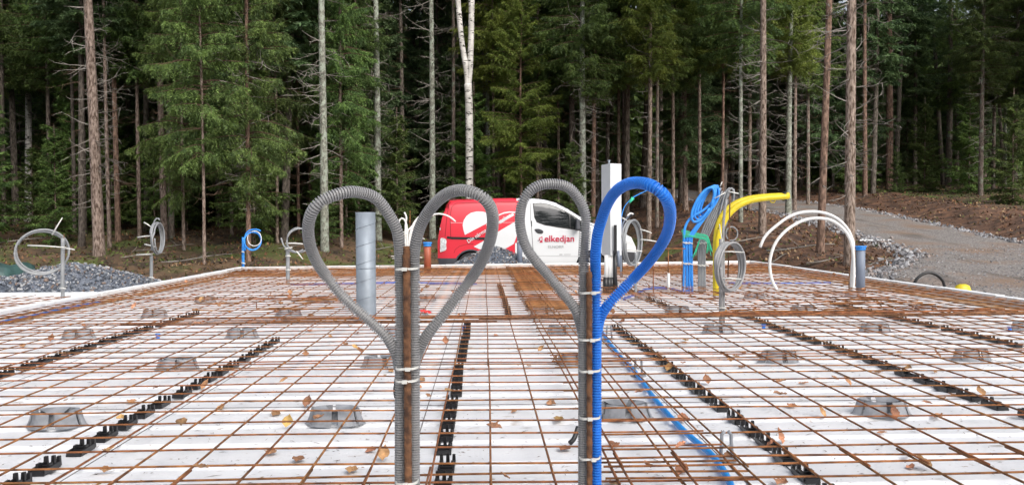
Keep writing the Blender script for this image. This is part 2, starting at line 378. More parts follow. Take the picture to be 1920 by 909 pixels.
# extension to the left
YE = P(60, 549, 0.10).y
mb = MB(); mb.box((XL - 3.1, (YE + YN) / 2, -0.2), (6.0, YE - YN, 0.38)); tag(mb.build('side_slab', M['foam']), kind='structure')
for i in range(5):
    edge_board((XL - 0.12 - 1.2 * (i + 1), YE + 0.05), (XL - 0.12 - 1.2 * i, YE + 0.05), 0.10, 0.1, 'white foam edge board of the side slab, %s from the main slab' % ORD[i].replace('nearest', 'first'), 'edge boards of the side slab')

# ------------------------------------------------------------------ reinforcing mesh sheets
MZ = 0.072; BR = 0.0041
def bar_mesh(L, seed, r=BR):
    rnd = random.Random(seed); n = max(4, int(L / 0.25)); pts = []
    ph = rnd.random() * 6
    for i in range(n + 1):
        t = i / n * L; pts.append((t, 0.003 * math.sin(t * 1.7 + ph), 0.004 * math.sin(t * 2.3 + ph * 2)))
    m_ = MB().tube(pts, r, 6); o = m_.build('tmp', M['rust']); me = o.data; bpy.data.objects.remove(o); return me
def sheet(x0, x1, y0, y1, xo, yo, label, group='welded mesh sheets', dz=0.0, seed=0):
    root = empty('rebar_mesh', (x0, y0, MZ + dz)); root.rotation_euler.z = random.uniform(-0.0015, 0.0015)
    cross = [bar_mesh(x1 - x0, seed * 10 + k) for k in range(3)]
    leng = [bar_mesh(y1 - y0, seed * 10 + 5 + k) for k in range(3)]
    y = yo
    while y < y1 - y0:
        o = mesh_obj('crosswise_bar', random.choice(cross), root); o.location = (random.uniform(-.01, .01), y + random.uniform(-.004, .004), 0); y += 0.2
    x = xo
    while x < x1 - x0:
        o = mesh_obj('lengthwise_bar', random.choice(leng), root); o.rotation_euler.z = PI / 2; o.location = (x + random.uniform(-.003, .003), random.uniform(-.01, .01), 2 * BR); x += 0.2
    tag(root, label, 'rebar mesh', group)
side = {0: 'left', 1: 'right'}
where = ['nearest the camera', 'second from the camera', 'third from the camera', 'fourth from the camera', 'fifth from the camera', 'sixth from the camera', 'at the far rim']
y0 = 0.35
for k in range(7):
    y1 = y0 + 2.32
    if k == 6: y1 = min(y1, YFL - 0.1)
    sheet(XL + 0.10, 0.87, y0, y1, (0.02 - (XL + 0.10)) % 0.2, 0.06, 'rusty rebar mesh sheet over the left of the foam, ' + where[k], dz=0.0 + 0.004 * (k % 2), seed=k)
    sheet(0.385, XR - 0.10, y0 + 0.09, min(y1 + 0.09, YFL), 0.065, 0.06, 'rusty rebar mesh sheet over the right of the foam, ' + where[k], dz=0.018 + 0.004 * (k % 2), seed=k + 20)
    y0 += 2.12
sheet(XL - 5.0, XL - 0.2, YE - 2.4, YE - 0.15, 0.1, 0.06, 'rusty rebar mesh sheet on the side slab beyond the left rim', seed=50)
# loose thick bars
def loose_bar(a, b, r, label, group=None, m='rust'):
    a = Vector(a); b = Vector(b); n = 8
    pts = [a.lerp(b, i / n) + Vector((0, 0.004 * math.sin(i * 2.1), 0)) for i in range(n + 1)]
    o = MB().tube(pts, r, 8).build('reinforcing_bar', M[m])
    tag(o, label, 'rebar', group)
def pb(px, py, z=MZ + .02): return P(px, py, z)
Yb = pb(1200, 597).y
for j, (dx, dy, rr, x0, x1) in enumerate([(0, 0, .007, -0.05, XR - .1), (0, .05, .007, -1.7, XR - .15), (0, .16, .006, -2.6, 3.6), (0, -.20, .006, -2.9, 0.1), (0, .27, .006, 1.6, XR - .2)]):
    loose_bar((x0, Yb + dy, MZ + .032), (x1, Yb + dy + 0.02, MZ + .032), rr, 'long rusty bar lying crosswise on the mesh, %s of the bundle of five' % ORD[j].replace('nearest', 'first'), 'crosswise bundle of long bars', 'rustdark' if j in (0, 3) else 'rust')
for j in range(10):       # edge beam bars lying along the far rim
    yy = YFL - 0.15 - j * 0.13
    loose_bar((XL + .1, yy - .02, 0.05 + 0.03 * (j % 3)), (XR - .1, yy + 0.02 + (YFR - YFL) * .5 * (j < 8), 0.05 + 0.03 * (j % 3)), 0.0055, 'long rusty edge beam bar along the far rim, %s counted from the rim' % ORD[j].replace('nearest', 'first'), 'edge beam bars along the far rim')
for j in range(3):
    loose_bar((XR - .12 - .1 * j, 4.0, 0.05 + 0.02 * (j % 2)), (XR - .12 - .1 * j, YFL, 0.05 + 0.02 * (j % 2)), 0.006, 'long rusty edge beam bar along the right rim, %s counted from the rim' % ORD[j].replace('nearest', 'first'), 'edge beam bars along the right rim')
for j in range(3):
    loose_bar((XL + .1 + .1 * j, 2.0, 0.05 + 0.02 * (j % 2)), (XL + .1 + .1 * j, YFL, 0.05 + 0.02 * (j % 2)), 0.006, 'long rusty edge beam bar along the left rim, %s counted from the rim' % ORD[j].replace('nearest', 'first'), 'edge beam bars along the left rim')
rb = random.Random(5)
def scrap(cx, cy, n, sx, sy, label, group):
    for j in range(n):
        a = rb.uniform(-0.35, 0.35) + (PI / 2 if rb.random() < .3 else 0); L = rb.uniform(.3, .8)
        p = Vector((cx + rb.uniform(-sx, sx), cy + rb.uniform(-sy, sy), MZ + .03 + rb.uniform(0, .03))); d = Vector((math.cos(a), math.sin(a), rb.uniform(-.03, .05))) * L / 2
        loose_bar(p - d, p + d, .005, label, group)
c = P(1500, 575, MZ); scrap(c.x, c.y, 26, .9, .7, 'short rusty bar lying loose on the mesh before the white arched pipes', 'short bars before the arched pipes')
c = P(540, 575, MZ); scrap(c.x, c.y, 20, .6, .9, 'short rusty bar lying loose on the mesh left of the spiral duct', 'short bars left of the spiral duct')
c = P(1620, 590, MZ); scrap(c.x, c.y, 12, 1.2, .3, 'short rusty bar lying loose on the mesh at the foot of the capped grey pipe', 'short bars by the capped grey pipe')

# ------------------------------------------------------------------ black pipe clip rails
def make_rail():
    root = empty('pipe_clip_rail'); b = MB()
    for k in range(5):
        b.box((0, .1 + .2 * k, .004), (.058, .118, .007))
    b.box((-.022, .5, .003), (.003, .9, .003))
    b.build('rail_base', M['black'], root)
    for k in range(5):
        c_ = MB(); y = .1 + .2 * k
        for dx in (-.026, .026): c_.box((dx, y, .012), (.007, .11, .018))
        for dy in (-.055, -.02, .02): c_.box((0, y + dy, .011), (.05, .010, .014))
        for dx in (-.023, 0, .023): c_.box((dx, y + .058 + (.008 if dx == 0 else 0), .022), (.014, .015, .036), taper=.8)
        for dx in (-.02, .02): c_.box((dx, y + .0, .019), (.011, .03, .024), taper=.8)
        c_.build('clip', M['black'], root)
    return root
proto = make_rail(); first = True
rows_ = [(-2.87, 2.9, 8.0, 'leftmost row'), (-1.58, 2.05, 5.5, 'second row from the left'), (-0.15, 2.0, 6.6, 'row between the two heart stands'),
         (1.12, 1.6, 6.5, 'row right of the blue heart'), (2.45, 2.6, 6.9, 'second row from the right'), (3.78, 3.4, 7.6, 'rightmost row'),
         (.22, 7.4, 11.4, 'far row before the van'), (1.9, 7.8, 10.4, 'far row beside the blue coil')]
for x, ya, yb, w in rows_:
    y = ya; kk = 0
    while y < yb:
        o = proto if first else copy_tree(proto); first = False
        o.location = (x + random.uniform(-.012, .012), y, 0.001); o.rotation_euler.z = random.uniform(-.02, .02)
        tag(o, 'black clip rail, %s, %s counted from the camera' % (w, ORD[kk]), 'clip rail', 'black clip rails, ' + w)
        y += 1.04; kk += 1

# ------------------------------------------------------------------ grey spacer cups
def make_cup():
    root = empty('spacer_cup'); b = MB()
    H = .068; n = 48; prof = [(.134, 0), (.126, .004), (.114, H * .5), (.105, H)]
    inner = [(.100, H), (.108, H * .5), (.120, .002)]
    def rad(a): return 1 + .035 * math.cos(6 * a)
    gaps = (4, 12, 13, 21, 28, 36, 37, 44)
    for k in range(n):
        a0, a1 = 2 * PI * k / n, 2 * PI * (k + 1) / n
        ring = prof + inner
        for (r0, z0), (r1, z1) in zip(ring, ring[1:]):
            if k in gaps and max(z0, z1) > .05 * H and min(z0, z1) >= 0 and (z0 > .01 or z1 > .01): 
                if not (z0 < .01 and z1 < .01): 
                    if z1 >= H * .5 or z0 >= H * .5: continue
            b.add([(r * rad(a) * math.cos(a), r * rad(a) * math.sin(a) * .62, z) for r, a, z in ((r0, a0, z0), (r0, a1, z0), (r1, a1, z1), (r1, a0, z1))], [(0, 1, 2, 3)])
    b.build('cup_wall', M['cup'], root)
    t = MB(); seg = [(.0, 1.7), (2.2, 4.0), (4.4, 5.9)]
    for a0, a1 in seg:
        m_ = 10
        for j in range(m_):
            p0, p1 = a0 + (a1 - a0) * j / m_, a0 + (a1 - a0) * (j + 1) / m_
            t.add([(r * math.cos(a), r * math.sin(a) * .62, z) for r, a, z in ((.05, p0, H * .75), (.05, p1, H * .75), (.101, p1, H + .002), (.101, p0, H + .002))], [(0, 1, 2, 3)])
            t.add([(.05 * math.cos(a), .05 * math.sin(a) * .62, z) for a, z in ((p0, .01), (p1, .01), (p1, H * .75), (p0, H * .75))], [(0, 1, 2, 3)])
    t.build('cup_top', M['cup'], root)
    return root
proto = make_cup(); first = True
cups = []
for k in range(-3, 5):
    for j, yy in enumerate((3.62, 5.02, 6.42, 7.85, 9.3)):
        x = -.66 + 1.27 * k
        if XL + .3 < x < XR - .3 and x / yy > -.75 and x / yy < .72: cups.append((x, yy))
rowname = ['nearest row', 'second row', 'third row', 'fourth row', 'fifth row', 'farthest row']
for x, yy in cups:
    o = proto if first else copy_tree(proto); first = False
    o.location = (x + random.uniform(-.04, .04), yy + random.uniform(-.05, .05), 0.001); o.rotation_euler.z = random.choice((0, PI)) + random.uniform(-.25, .25)
    j = (3.62, 5.02, 6.42, 7.85, 9.3).index(yy)
    cn = int(round((x + .66) / 1.27)); colname = ['leftmost but far left', 'at the far left', 'left of the left heart', 'just behind the left heart', 'beside the right heart', 'right of the blue heart', 'on the right', 'at the far right'][cn + 3]
    tag(o, 'grey slotted plastic spacer cup on the foam, %s, %s' % (rowname[j], colname), 'spacer cup', 'grey spacer cups')

# grey rebar chairs with round foot
def chair(px, py, label):
    root = empty('rebar_chair', P(px, py, 0.0))
    b = MB(); n = 20
    b.add([(.042 * math.cos(2 * PI * k / n), .042 * math.sin(2 * PI * k / n), z) for z in (.001, .006) for k in range(n)], [tuple(range(n))[::-1], tuple(range(n, 2 * n))] + [(k, (k + 1) % n, n + (k + 1) % n, n + k) for k in range(n)])
    b.build('foot', M['cup'], root)
    s = MB(); pts = [(-.02, 0, .005), (-.017, 0, .06), (-.016, 0, .085), (-.006, 0, .097)]
    s.tube(pts, .006, 6); s.tube([(-p[0], 0, p[2]) for p in pts], .006, 6); s.tube([(-.017, 0, .05), (0, 0, .042), (.017, 0, .05)], .004, 6)
    s.build('stand', M['cup'], root); root.scale = (1.1, 1.1, 1.1); tag(root, label, 'rebar chair', 'grey rebar chairs')
chair(1362, 860, 'small grey rebar chair with round foot beside the blue pipe, nearest one')
chair(1197, 705, 'small grey rebar chair beside the blue pipe, halfway along it')
chair(1142, 636, 'small grey rebar chair beside the blue pipe, farthest one')

# ------------------------------------------------------------------ leaves and litter
def leaf_mesh(seed, m):
    r = random.Random(seed); L = .027; W = .021; n = 10; v = [(0, -L * 1.1, 0)]; 
    for k in range(1, n): 
        t = k / n; w = W * math.sin(PI * t ** .8) * r.uniform(.94, 1.05); v.append((w, -L + 2 * L * t, .005 + .003 * r.uniform(-1, 1)))
    v.append((0, L * 1.15, .004))
    for k in range(n - 1, 0, -1):
        t = k / n; w = W * math.sin(PI * t ** .8) * r.uniform(.94, 1.05); v.append((-w, -L + 2 * L * t, .007 + .003 * r.uniform(-1, 1)))
    mid = [(0, -L + 2 * L * k / n, -.002 + .002 * math.sin(k)) for k in range(1, n)]
    b = len(v); v += mid; f = []
    N = 2 * n
    f.append((0, 1, b)); f.append((N - 1, 0, b))
    for k in range(1, n - 1): f.append((k, k + 1, b + k, b + k - 1)); f.append((N - k, b + k - 1, b + k, N - k - 1))
    f.append((n - 1, n, b + n - 2)); f.append((n, n + 1, b + n - 2))
    o = MB().add(v, f).build('tmp', m); me = o.data; bpy.data.objects.remove(o); return me
leafs = [leaf_mesh(1, M['leaf']), leaf_mesh(2, M['leaf']), leaf_mesh(3, M['leaf']), leaf_mesh(4, M['leafy'])]
spots = [(540, 797, 1, 40), (247, 752, 0, 0), (508, 847, 0, 0), (577, 759, 0, 50), (197, 880, 0, 0), (835, 642, 0, 60), (975, 655, 0, 0), (1150, 832, 0, 0), (1048, 785, 1, 0),
         (1540, 778, 0, 60), (1676, 779, 0, 60), (1462, 825, 0, 70), (1732, 875, 0, 30), (1465, 903, 0, 0), (1280, 880, 0, 20), (1325, 717, 0, 40), (1280, 782, 0, 20), (1060, 840, 0, 0), (670, 780, 0, 20),
         (675, 662, 0, 30), (573, 663, 0, 20), (97, 637, 0, 60), (385, 727, 0, 50), (1588, 720, 0, 50), (1757, 668, 0, 50), (1838, 740, 0, 40), (1485, 760, 0, 0), (1285, 637, 1, 0), (1255, 693, 1, 40), (660, 880, 0, 0), (560, 860, 0, 0), (720, 858, 0, 40)]
rl = random.Random(11)
for _ in range(235):
    spots.append((None, rl.uniform(1.9, 12.5) ** 1.0, 0, 0))
for s_ in spots:
    me = leafs[3] if s_[2] else rl.choice(leafs[:3] if rl.random() < .88 else leafs)
    o = mesh_obj('leaf', me)
    if s_[0] is None:
        y = s_[1]; x = rl.uniform(max(-.68 * y, XL + .1), min(.66 * y, XR - .1)); up = rl.random() < .3; z = MZ + .02 if up else .009
        o.location = (x, y, z); o.rotation_euler = (rl.uniform(-.5, .5) * (2 if up else .5), rl.uniform(-.4, .4), rl.uniform(0, 6.3)); k = rl.uniform(.7, 1.15)
        if y > 7: k *= 1.35
    else:
        p = P(s_[0], s_[1], .012); o.location = p; o.rotation_euler = (R(s_[3]), 0, rl.uniform(-.8, .8)); k = 1.15
        if s_[3] > 25: o.location.z = .012 + .02
    o.scale = (k, k, k)
    tag(o, 'dry brown birch leaf fallen on the foam and mesh', 'leaf', 'fallen birch leaves')
V = []
for _ in range(4200):
    y = rl.uniform(1.8, 8.5); x = rl.uniform(max(-.7 * y, XL + .05), min(.68 * y, XR - .05)); a = rl.uniform(0, PI); L = rl.uniform(.004, .016) * (1 if rl.random() < .9 else 2.4); w = rl.uniform(.0008, .0022)
    dx, dy = math.cos(a) * L, math.sin(a) * L; V += [(x - dx, y - dy, .003), (x + dy / L * w, y - dx / L * w, .0045), (x + dx, y + dy, .003), (x - dy / L * w, y + dx / L * w, .0045)]
me = np_mesh('needle_litter', np.array(V), [M['debris']], nper=4); tag(mesh_obj('needle_litter', me), kind='stuff')

# ------------------------------------------------------------------ heart stands
def pxpath(pts, Yf):
    n = len(pts); return [D(p[0], p[1], Yf(i / (n - 1), p[1]) if callable(Yf) else Yf) for i, p in enumerate(pts)]
def tie(c, w, d, root, name='cable_tie'):
    """flat strap around a bundle with a box head; c centre, w half width, d half depth"""
    b = MB(); n = 24; h = .0028; v = []
    for k in range(n):
        a = 2 * PI * k / n; ca, sa = math.cos(a), math.sin(a); e = .55
        x = w * math.copysign(abs(ca) ** e, ca); y = d * math.copysign(abs(sa) ** e, sa)
        for rr, z in ((1, -h), (1, h), (.93, h), (.93, -h)): v.append((c.x + x * rr, c.y + y * rr, c.z + z + .0015 * ca))
    f = []
    for k in range(n):
        for q in range(4): f.append((k * 4 + q, ((k + 1) % n) * 4 + q, ((k + 1) % n) * 4 + (q + 1) % 4, k * 4 + (q + 1) % 4))
    b.add(v, f)
    b.box((c.x + w * rb.uniform(-.15, .25), c.y - d - .003, c.z), (.013, .009, .0085))
    return b.build(name, M['tie'], root)
def rebar_rod(base, top, r, parent, m='rustdark', name='steel_rod'):
    base = Vector(base); top = Vector(top); L = (top - base).length; n = int(L / .003); pts = [base.lerp(top, i / n) for i in range(n + 1)]
    mb_ = MB(); K_ = 12; vs = []
    for i, p in enumerate(pts):
        for k in range(K_):
            a = 2 * PI * k / K_; rr = r * (1 + .24 * max(0, math.sin(a * 2 + i * .003 / .024 * 2 * PI)) * (1 if abs(math.sin(a)) > .2 else .3)); vs.append((p.x + rr * math.cos(a), p.y + rr * math.sin(a), p.z))
    mb_.add(vs, [(i * K_ + k, i * K_ + (k + 1) % K_, (i + 1) * K_ + (k + 1) % K_, (i + 1) * K_ + k) for i in range(n) for k in range(K_)], smooth=True)
    mb_.add(vs[-K_:], [tuple(range(K_))]); return mb_.build(name, M[m], parent)

def heart(Y0, loops, rodpx, rodtop, rodw, ties, label, tcx, tw):
    foot = D(rodpx, 909, Y0); root = empty('heart_stand', (0, 0, 0)); base = Vector((foot.x, Y0, 0)); root.location = base
    objs = []
    for pts, yf, r, m in loops:
        path = pxpath(pts, yf)
        path = [Vector((path[0].x, path[0].y, 0.0))] + path
        path.append(Vector((path[-1].x, path[-1].y + 0.004, 0.0)))
        objs.append(ribbed(path, r, .0076 if m == M['bluepipe'] else .0064).build('ribbed_conduit', m, root))
    t = D(rodpx, rodtop, Y0 - .008); objs.append(rebar_rod((t.x, Y0 - .026, -.1), (t.x, Y0 - .026, t.z), rodw / 2 * Y0 / F, root))
    for ty in ties:
        c = D(tcx, ty, Y0); objs.append(tie(Vector((c.x, Y0 + .002, c.z)), tw / 2 * Y0 / F, .038, root))
    for o in objs: o.location = -base
    tag(root, label, 'conduit stand')
    return root
rr = 10.3 / F * 2.05
Lp = [(750.5, 909), (750.5, 700), (750.5, 529), (747, 445), (730, 404), (705, 372), (675, 361), (646, 361), (608, 374), (587, 394), (578, 424), (581, 458), (592, 487), (608, 512), (634, 546), (663, 575), (696, 604), (724, 631), (740, 656), (748, 684), (752, 730), (753, 909)]
def lean(Y0, amt, end):
    def f(t, py):
        h = max(0, min(1, (515 - py) / 160)); k = sm(.2, .5, t) ; return Y0 - amt * h * (0.35 + .65 * k) + end * sm(.82, .93, t)
    return f
Rp = [(777, 909), (777, 700), (777, 529), (776, 487), (780, 454), (790, 420), (809, 389), (834, 366), (859, 357), (884, 360), (907, 372), (921, 392), (924, 420), (918, 454), (905, 487), (884, 521), (861, 550), (834, 587), (809, 617), (792, 642), (783, 665), (777, 700), (775, 909)]
heart(2.05, [(Lp, lean(2.05, .22, .03), rr, M['grey']), (Rp, lean(2.05, .22, .03), rr, M['grey'])], 763.5, 461, 13.5, (503, 687, 710, 899),
      'heart of two grey ribbed conduits tied to a rusty bar, left one', 764, 43)
Gp = [(1093.5, 909), (1094, 622), (1094, 524), (1095, 479), (1098, 431), (1098, 408), (1090, 382), (1073, 358), (1057, 348), (1036, 345), (1014, 347), (995, 357), (982, 375), (976, 395), (975, 420), (980, 446), (989, 468), (1006, 491), (1027, 515), (1047, 539), (1066, 562), (1079, 580), (1086, 600), (1092, 626), (1094, 680), (1094, 909)]
Bp = [(1118, 909), (1118, 629), (1117, 524), (1116.5, 479.5), (1120, 442), (1128, 412), (1139, 382), (1156, 358), (1178, 345), (1200.6, 343), (1223, 349), (1243.6, 364.6), (1255, 388), (1256, 416), (1249, 442), (1234, 468), (1214, 494), (1189, 520.6), (1163, 547), (1142, 569), (1128, 590), (1121, 615), (1118, 660), (1116, 909)]
rg = 9.6 / F * 2.2
heart(2.2, [(Gp, lean(2.2, .05, .03), rg, M['grey']), (Bp, lean(2.2, .38, .03), rg * 1.02, M['bluepipe'])], 1103, 509, 10.5, (547, 634, 692, 779, 854),
      'heart of one grey and one blue ribbed conduit tied to a rusty bar, right one', 1105, 40)
# black pipe end behind the right heart, and one behind the left
for (a, b_, c_, lab) in (((1084, 800), (1076, 822), (1066, 832), 'short black pipe end beside the foot of the blue and grey heart'), ((744, 705), (741, 730), (743, 748), 'short black pipe end behind the grey heart column')):
    Yk = P(c_[0], c_[1], .02).y
    o = MB().tube(spline([D(*a, Yk + .05), D(*b_, Yk + .02), D(*c_, Yk)], .01), .010, 10).build('black_pipe_end', M['black']); tag(o, lab, 'pipe')

# blue pipe on the foam
pth = [P(x, y, .02) for x, y in ((1118, 596), (1133, 628), (1158, 662), (1190, 696), (1222, 740), (1258, 782), (1290, 814), (1330, 848), (1350, 872), (1364, 895), (1378, 930), (1395, 990))]
tag(MB().tube(spline(pth, .03), .0125, 12).build('blue_pipe', M['cyan']), 'bright blue smooth pipe lying on the foam from the right heart forward', 'pipe')
tag(MB().tube(spline([P(x, y, .012) for x, y in ((545, 533), (640, 532), (760, 530), (850, 531), (905, 532))], .1), .016, 8).build('blue_pipe', M['bluepipe']), 'thin blue pipe lying crosswise on the foam behind the spiral duct', 'pipe')
tag(MB().tube(spline([P(x, y, .012) for x, y in ((-40, 612), (60, 592), (130, 576), (190, 566))], .1), .014, 8).build('blue_pipe', M['bluepipe']), 'thin blue pipe lying along the left rim of the slab', 'pipe')
tag(MB().tube(spline([P(x, y, .012) for x, y in ((1285, 548), (1250, 540), (1215, 541), (1190, 552), (1170, 560))], .05), .016, 8).build('blue_pipe', M['bluepipe']), 'blue pipe lying on the foam at the foot of the blue conduit bundle', 'pipe')
tag(MB().tube(spline([P(x, y, .012) for x, y in ((1365, 530), (1430, 531), (1530, 530), (1560, 530))], .1), .014, 8).build('blue_pipe', M['bluepipe']), 'thin blue pipe lying crosswise behind the white arched pipes', 'pipe')
# red tape
o = MB(); c = P(790, 592, .05)
for k in range(4): o.box((c.x + .03 * k, c.y - .06 * k, MZ + .03), (.07, .02, .012), rot=Matrix.Rotation(.5 * k, 3, 'Z'))
tag(o.build('marking_tape', mat('tape_red', (.7, .05, .05), .5)), 'scrap of red marking tape on the mesh behind the left heart', 'tape')
for px, py, w in ((870, 618, 'between the hearts'), (1432, 616, 'right of the big grey coil'), (296, 634, 'at the left'), (1893, 621, 'at the far right')):
    p = P(px, py, .0); o = MB(); n = 10
    o.tube([p, p + Vector((0, 0, .03))], .014, n).tube([p + Vector((0, 0, .03)), p + Vector((0, 0, .036))], .02, n)
    tag(o.build('blue_plug', M['bluepipe']), 'small blue plastic plug on the foam ' + w, 'plug', 'blue plugs')

# ------------------------------------------------------------------ pipes and coils
def relocate(root, base):
    root.location = base
    for ch in root.children: ch.location = Vector(ch.location) - Vector(base)
def coil_thing(name, base_px, pole_top_py, cx, cy, rx, ry, loops, r, m, label, ties=(), rod=None, phi_sign=1, extra=None, polew=None, seed=0, top_px=None):
    B = P(*base_px, 0.0); Y = B.y; root = empty(name); rd = random.Random(seed)
    k = Y / F; pr = (polew or 6) * k / 2
    top = D(top_px if top_px else base_px[0], pole_top_py, Y)
    MB().tube(spline([(B.x, Y, -.1), (B.x, Y, .3 * (top.z)), (top.x, Y, top.z)], .05), pr, 10).build('riser', m, root)
    C_ = D(cx, cy, Y - .03); RX, RY = rx * k, ry * k; cf = min(1, RX / max(RX, RY)); sf = math.sqrt(1 - cf * cf) * phi_sign
    mb_ = MB(); dv = Vector((C_.x, C_.y)).normalized(); ev = Vector((dv.y, -dv.x))
    pts = []; N = 40
    for L in range(loops):
        a0 = PI * .5 * (phi_sign)
        jx, jz, jr = rd.uniform(-.5, .5) * r, rd.uniform(-.5, .5) * r, 1 + rd.uniform(-.05, .05)
        for q in range(N):
            a = 2 * PI * q / N + PI; rr_ = jr * (1 + .03 * math.sin(2 * a + L))
            ofs = (L - loops / 2) * r * 1.3 + r * 1.3 * q / N
            mxr = max(RX, RY)
            x = (mxr if RX < RY else RX) * rr_ * math.cos(a)
            ex_, dx_ = x * cf + jx - ofs * sf, x * sf + ofs * cf; pts.append(Vector((C_.x + ev.x * ex_ + dv.x * dx_, C_.y + ev.y * ex_ + dv.y * dx_, C_.z + RY * rr_ * math.sin(a) + jz)))
    mb_.tube(spline(pts[::2], .02), r, 8); mb_.build('coil', m, root)
    for (x0, y0, x1, y1) in ties:
        a, b_ = D(x0, y0, Y - .06), D(x1, y1, Y - .08)
        MB().tube([a, (a + b_) / 2 + Vector((0, 0, .004)), b_], [1.5 * k, 1.3 * k, .9 * k], 6).build('cable_tie', M['tie'], root)
    if rod:
        a, b_ = D(rod[0], rod[1], Y + .02), D(rod[2], rod[3], Y + .02); MB().tube([a, b_], .005, 6).build('steel_rod', M['rustdark'], root)
    if extra: extra(root, Y, k)
    relocate(root, B); tag(root, label, 'conduit coil', 'coiled conduits on risers'); return root
coil_thing('coiled_conduit', (118, 567), 440, 80, 473, 42, 40, 3, .0115, M['greyl'], 'round grey conduit coil on a riser at the left rim, by the gravel heap', ties=((98, 440, 117, 408), (52, 460, 124, 464), (116, 465, 140, 468), (112, 540, 124, 541)), rod=(120, 470, 120, 438), polew=7, seed=1)
def ex2(root, Y, k):
    MB().tube(spline([D(284, 470, Y), D(286, 430, Y), D(290, 414, Y), D(296, 409, Y), D(300, 414, Y)], .03), .0115, 8).build('free_end', M['greyl'], root)
coil_thing('coiled_conduit', (284, 538), 478, 295, 447, 9, 29, 4, .0115, M['greyl'], 'narrow grey conduit coil seen edge-on at the left rim of the slab', ties=((270, 417, 284, 426), (258, 445, 284, 442), (271, 458, 292, 463), (256, 478, 286, 477), (279, 520, 289, 521)), polew=6, seed=2, extra=ex2)
def ex3(root, Y, k):
    MB().tube(spline([D(460, 470, Y), D(459, 445, Y), D(466, 433, Y), D(480, 430, Y), D(491, 434, Y)], .03), .014, 8).build('free_end', M['bluel'], root)
    MB().tube(spline([D(477 + 13 * math.cos(a), 447 + 14 * math.sin(a), Y - .08) for a in np.linspace(-2, 3.6, 18)], .03), .008, 8).build('white_loop', M['white'], root)
coil_thing('coiled_conduit', (456, 507), 440, 474, 452, 15, 17, 2, .014, M['bluel'], 'small blue conduit coil on a riser in the far left corner', ties=((453, 472, 458, 473), (453, 493, 460, 494)), polew=5, seed=3, extra=ex3)
def ex4(root, Y, k):
    MB().tube(spline([D(537, 480, Y), D(538, 455, Y), D(541, 438, Y), D(553, 428, Y), D(566, 429, Y), D(575, 440, Y)], .03), .012, 8).build('free_end', M['greyl'], root)
    MB().tube(spline([D(527, 446, Y - .05), D(532, 460, Y - .05), D(542, 469, Y - .05), D(556, 473, Y - .05), D(570, 467, Y - .05)], .03), .012, 8).build('free_end', M['greyl'], root)
coil_thing('coiled_conduit', (540, 532), 462, 562, 450, 23, 22, 1, .012, M['greyl'], 'open grey conduit loop on a riser beside the left heart', ties=((536, 456, 568, 457), (556, 471, 568, 486), (534, 467, 548, 464), (536, 480, 545, 480), (536, 506, 545, 506)), polew=7, seed=4, extra=ex4)
coil_thing('coiled_conduit', (1192, 562), 470, 1185, 455, 15, 41, 4, .0105, M['greyl'], 'tall narrow grey conduit coil seen through the blue heart', ties=((1200, 430, 1222, 437), (1201, 449, 1232, 453), (1166, 468, 1204, 471), (1165, 408, 1176, 414)), polew=5, seed=5)
def ex6(root, Y, k):
    MB().tube(spline([D(1357, 604, Y), D(1357, 520, Y), D(1356, 440, Y), D(1358, 400, Y), D(1363, 372, Y)], .05), .012, 8).build('riser', M['grey'], root)
    MB().tube(spline([D(1369 + 11 * math.cos(a) + 3, 438 + 13 * math.sin(a), Y + .3) for a in np.linspace(0, 12, 40)], .02), .006, 8).build('small_coil', M['greyl'], root)
    MB().tube([D(1365, 520, Y + .2), D(1369, 362, Y + .2)], .006, 6).build('steel_rod', M['rustdark'], root)
    MB().tube(spline([D(1349, 420, Y - .08), D(1352, 440, Y - .09), D(1356, 458, Y - .08)], .01), .004, 6).build('cable_tie', M['tie'], root)
    for yy in (577, 594):
        MB().tube([D(1347, yy, Y - .03), D(1362, yy, Y - .03)], .005, 6).build('cable_tie', M['tie'], root)
coil_thing('coiled_conduit', (1352, 605), 440, 1368, 500, 23, 45, 5, .0105, M['grey'], 'biggest grey conduit coil hanging on a riser before the yellow pipes', ties=((1346, 472, 1396, 473), (1352, 522, 1390, 523)), polew=8, seed=6, extra=ex6)

# spiral duct
B = P(687, 603, 0); Y = B.y; rad_ = 18.2 * Y / F; tz = D(687, 398, Y).z; root = empty('spiral_duct', B)
n = 48; zz = [0, tz]; b = MB()
vs = [(rr_ * math.cos(2 * PI * k / n), rr_ * math.sin(2 * PI * k / n), z) for rr_, z in ((rad_, 0), (rad_, tz), (rad_ * .97, tz), (rad_ * .97, tz - .3)) for k in range(n)]
b.add(vs, [(q * n + k, q * n + (k + 1) % n, (q + 1) * n + (k + 1) % n, (q + 1) * n + k) for q in range(3) for k in range(n)], smooth=True)
b.build('duct_wall', M['galv'], root)
pitch = .163; pts = []
a = 0
while a / (2 * PI) * pitch < tz - .003:
    pts.append((rad_ * 1.001 * math.cos(a + 2.5), rad_ * 1.001 * math.sin(a + 2.5), a / (2 * PI) * pitch + .002)); a += .15
MB().tube(pts, .0032, 6).build('spiral_seam', M['galv'], root)
cz = D(687, 502, Y).z
MB().tube([(rad_ * 1.004 * math.cos(a), rad_ * 1.004 * math.sin(a), cz) for a in np.linspace(0, 2 * PI, 40)], .0045, 6).build('joint_ring', M['galv'], root)
tag(root, 'upright galvanised spiral duct standing inside the left heart', 'duct')

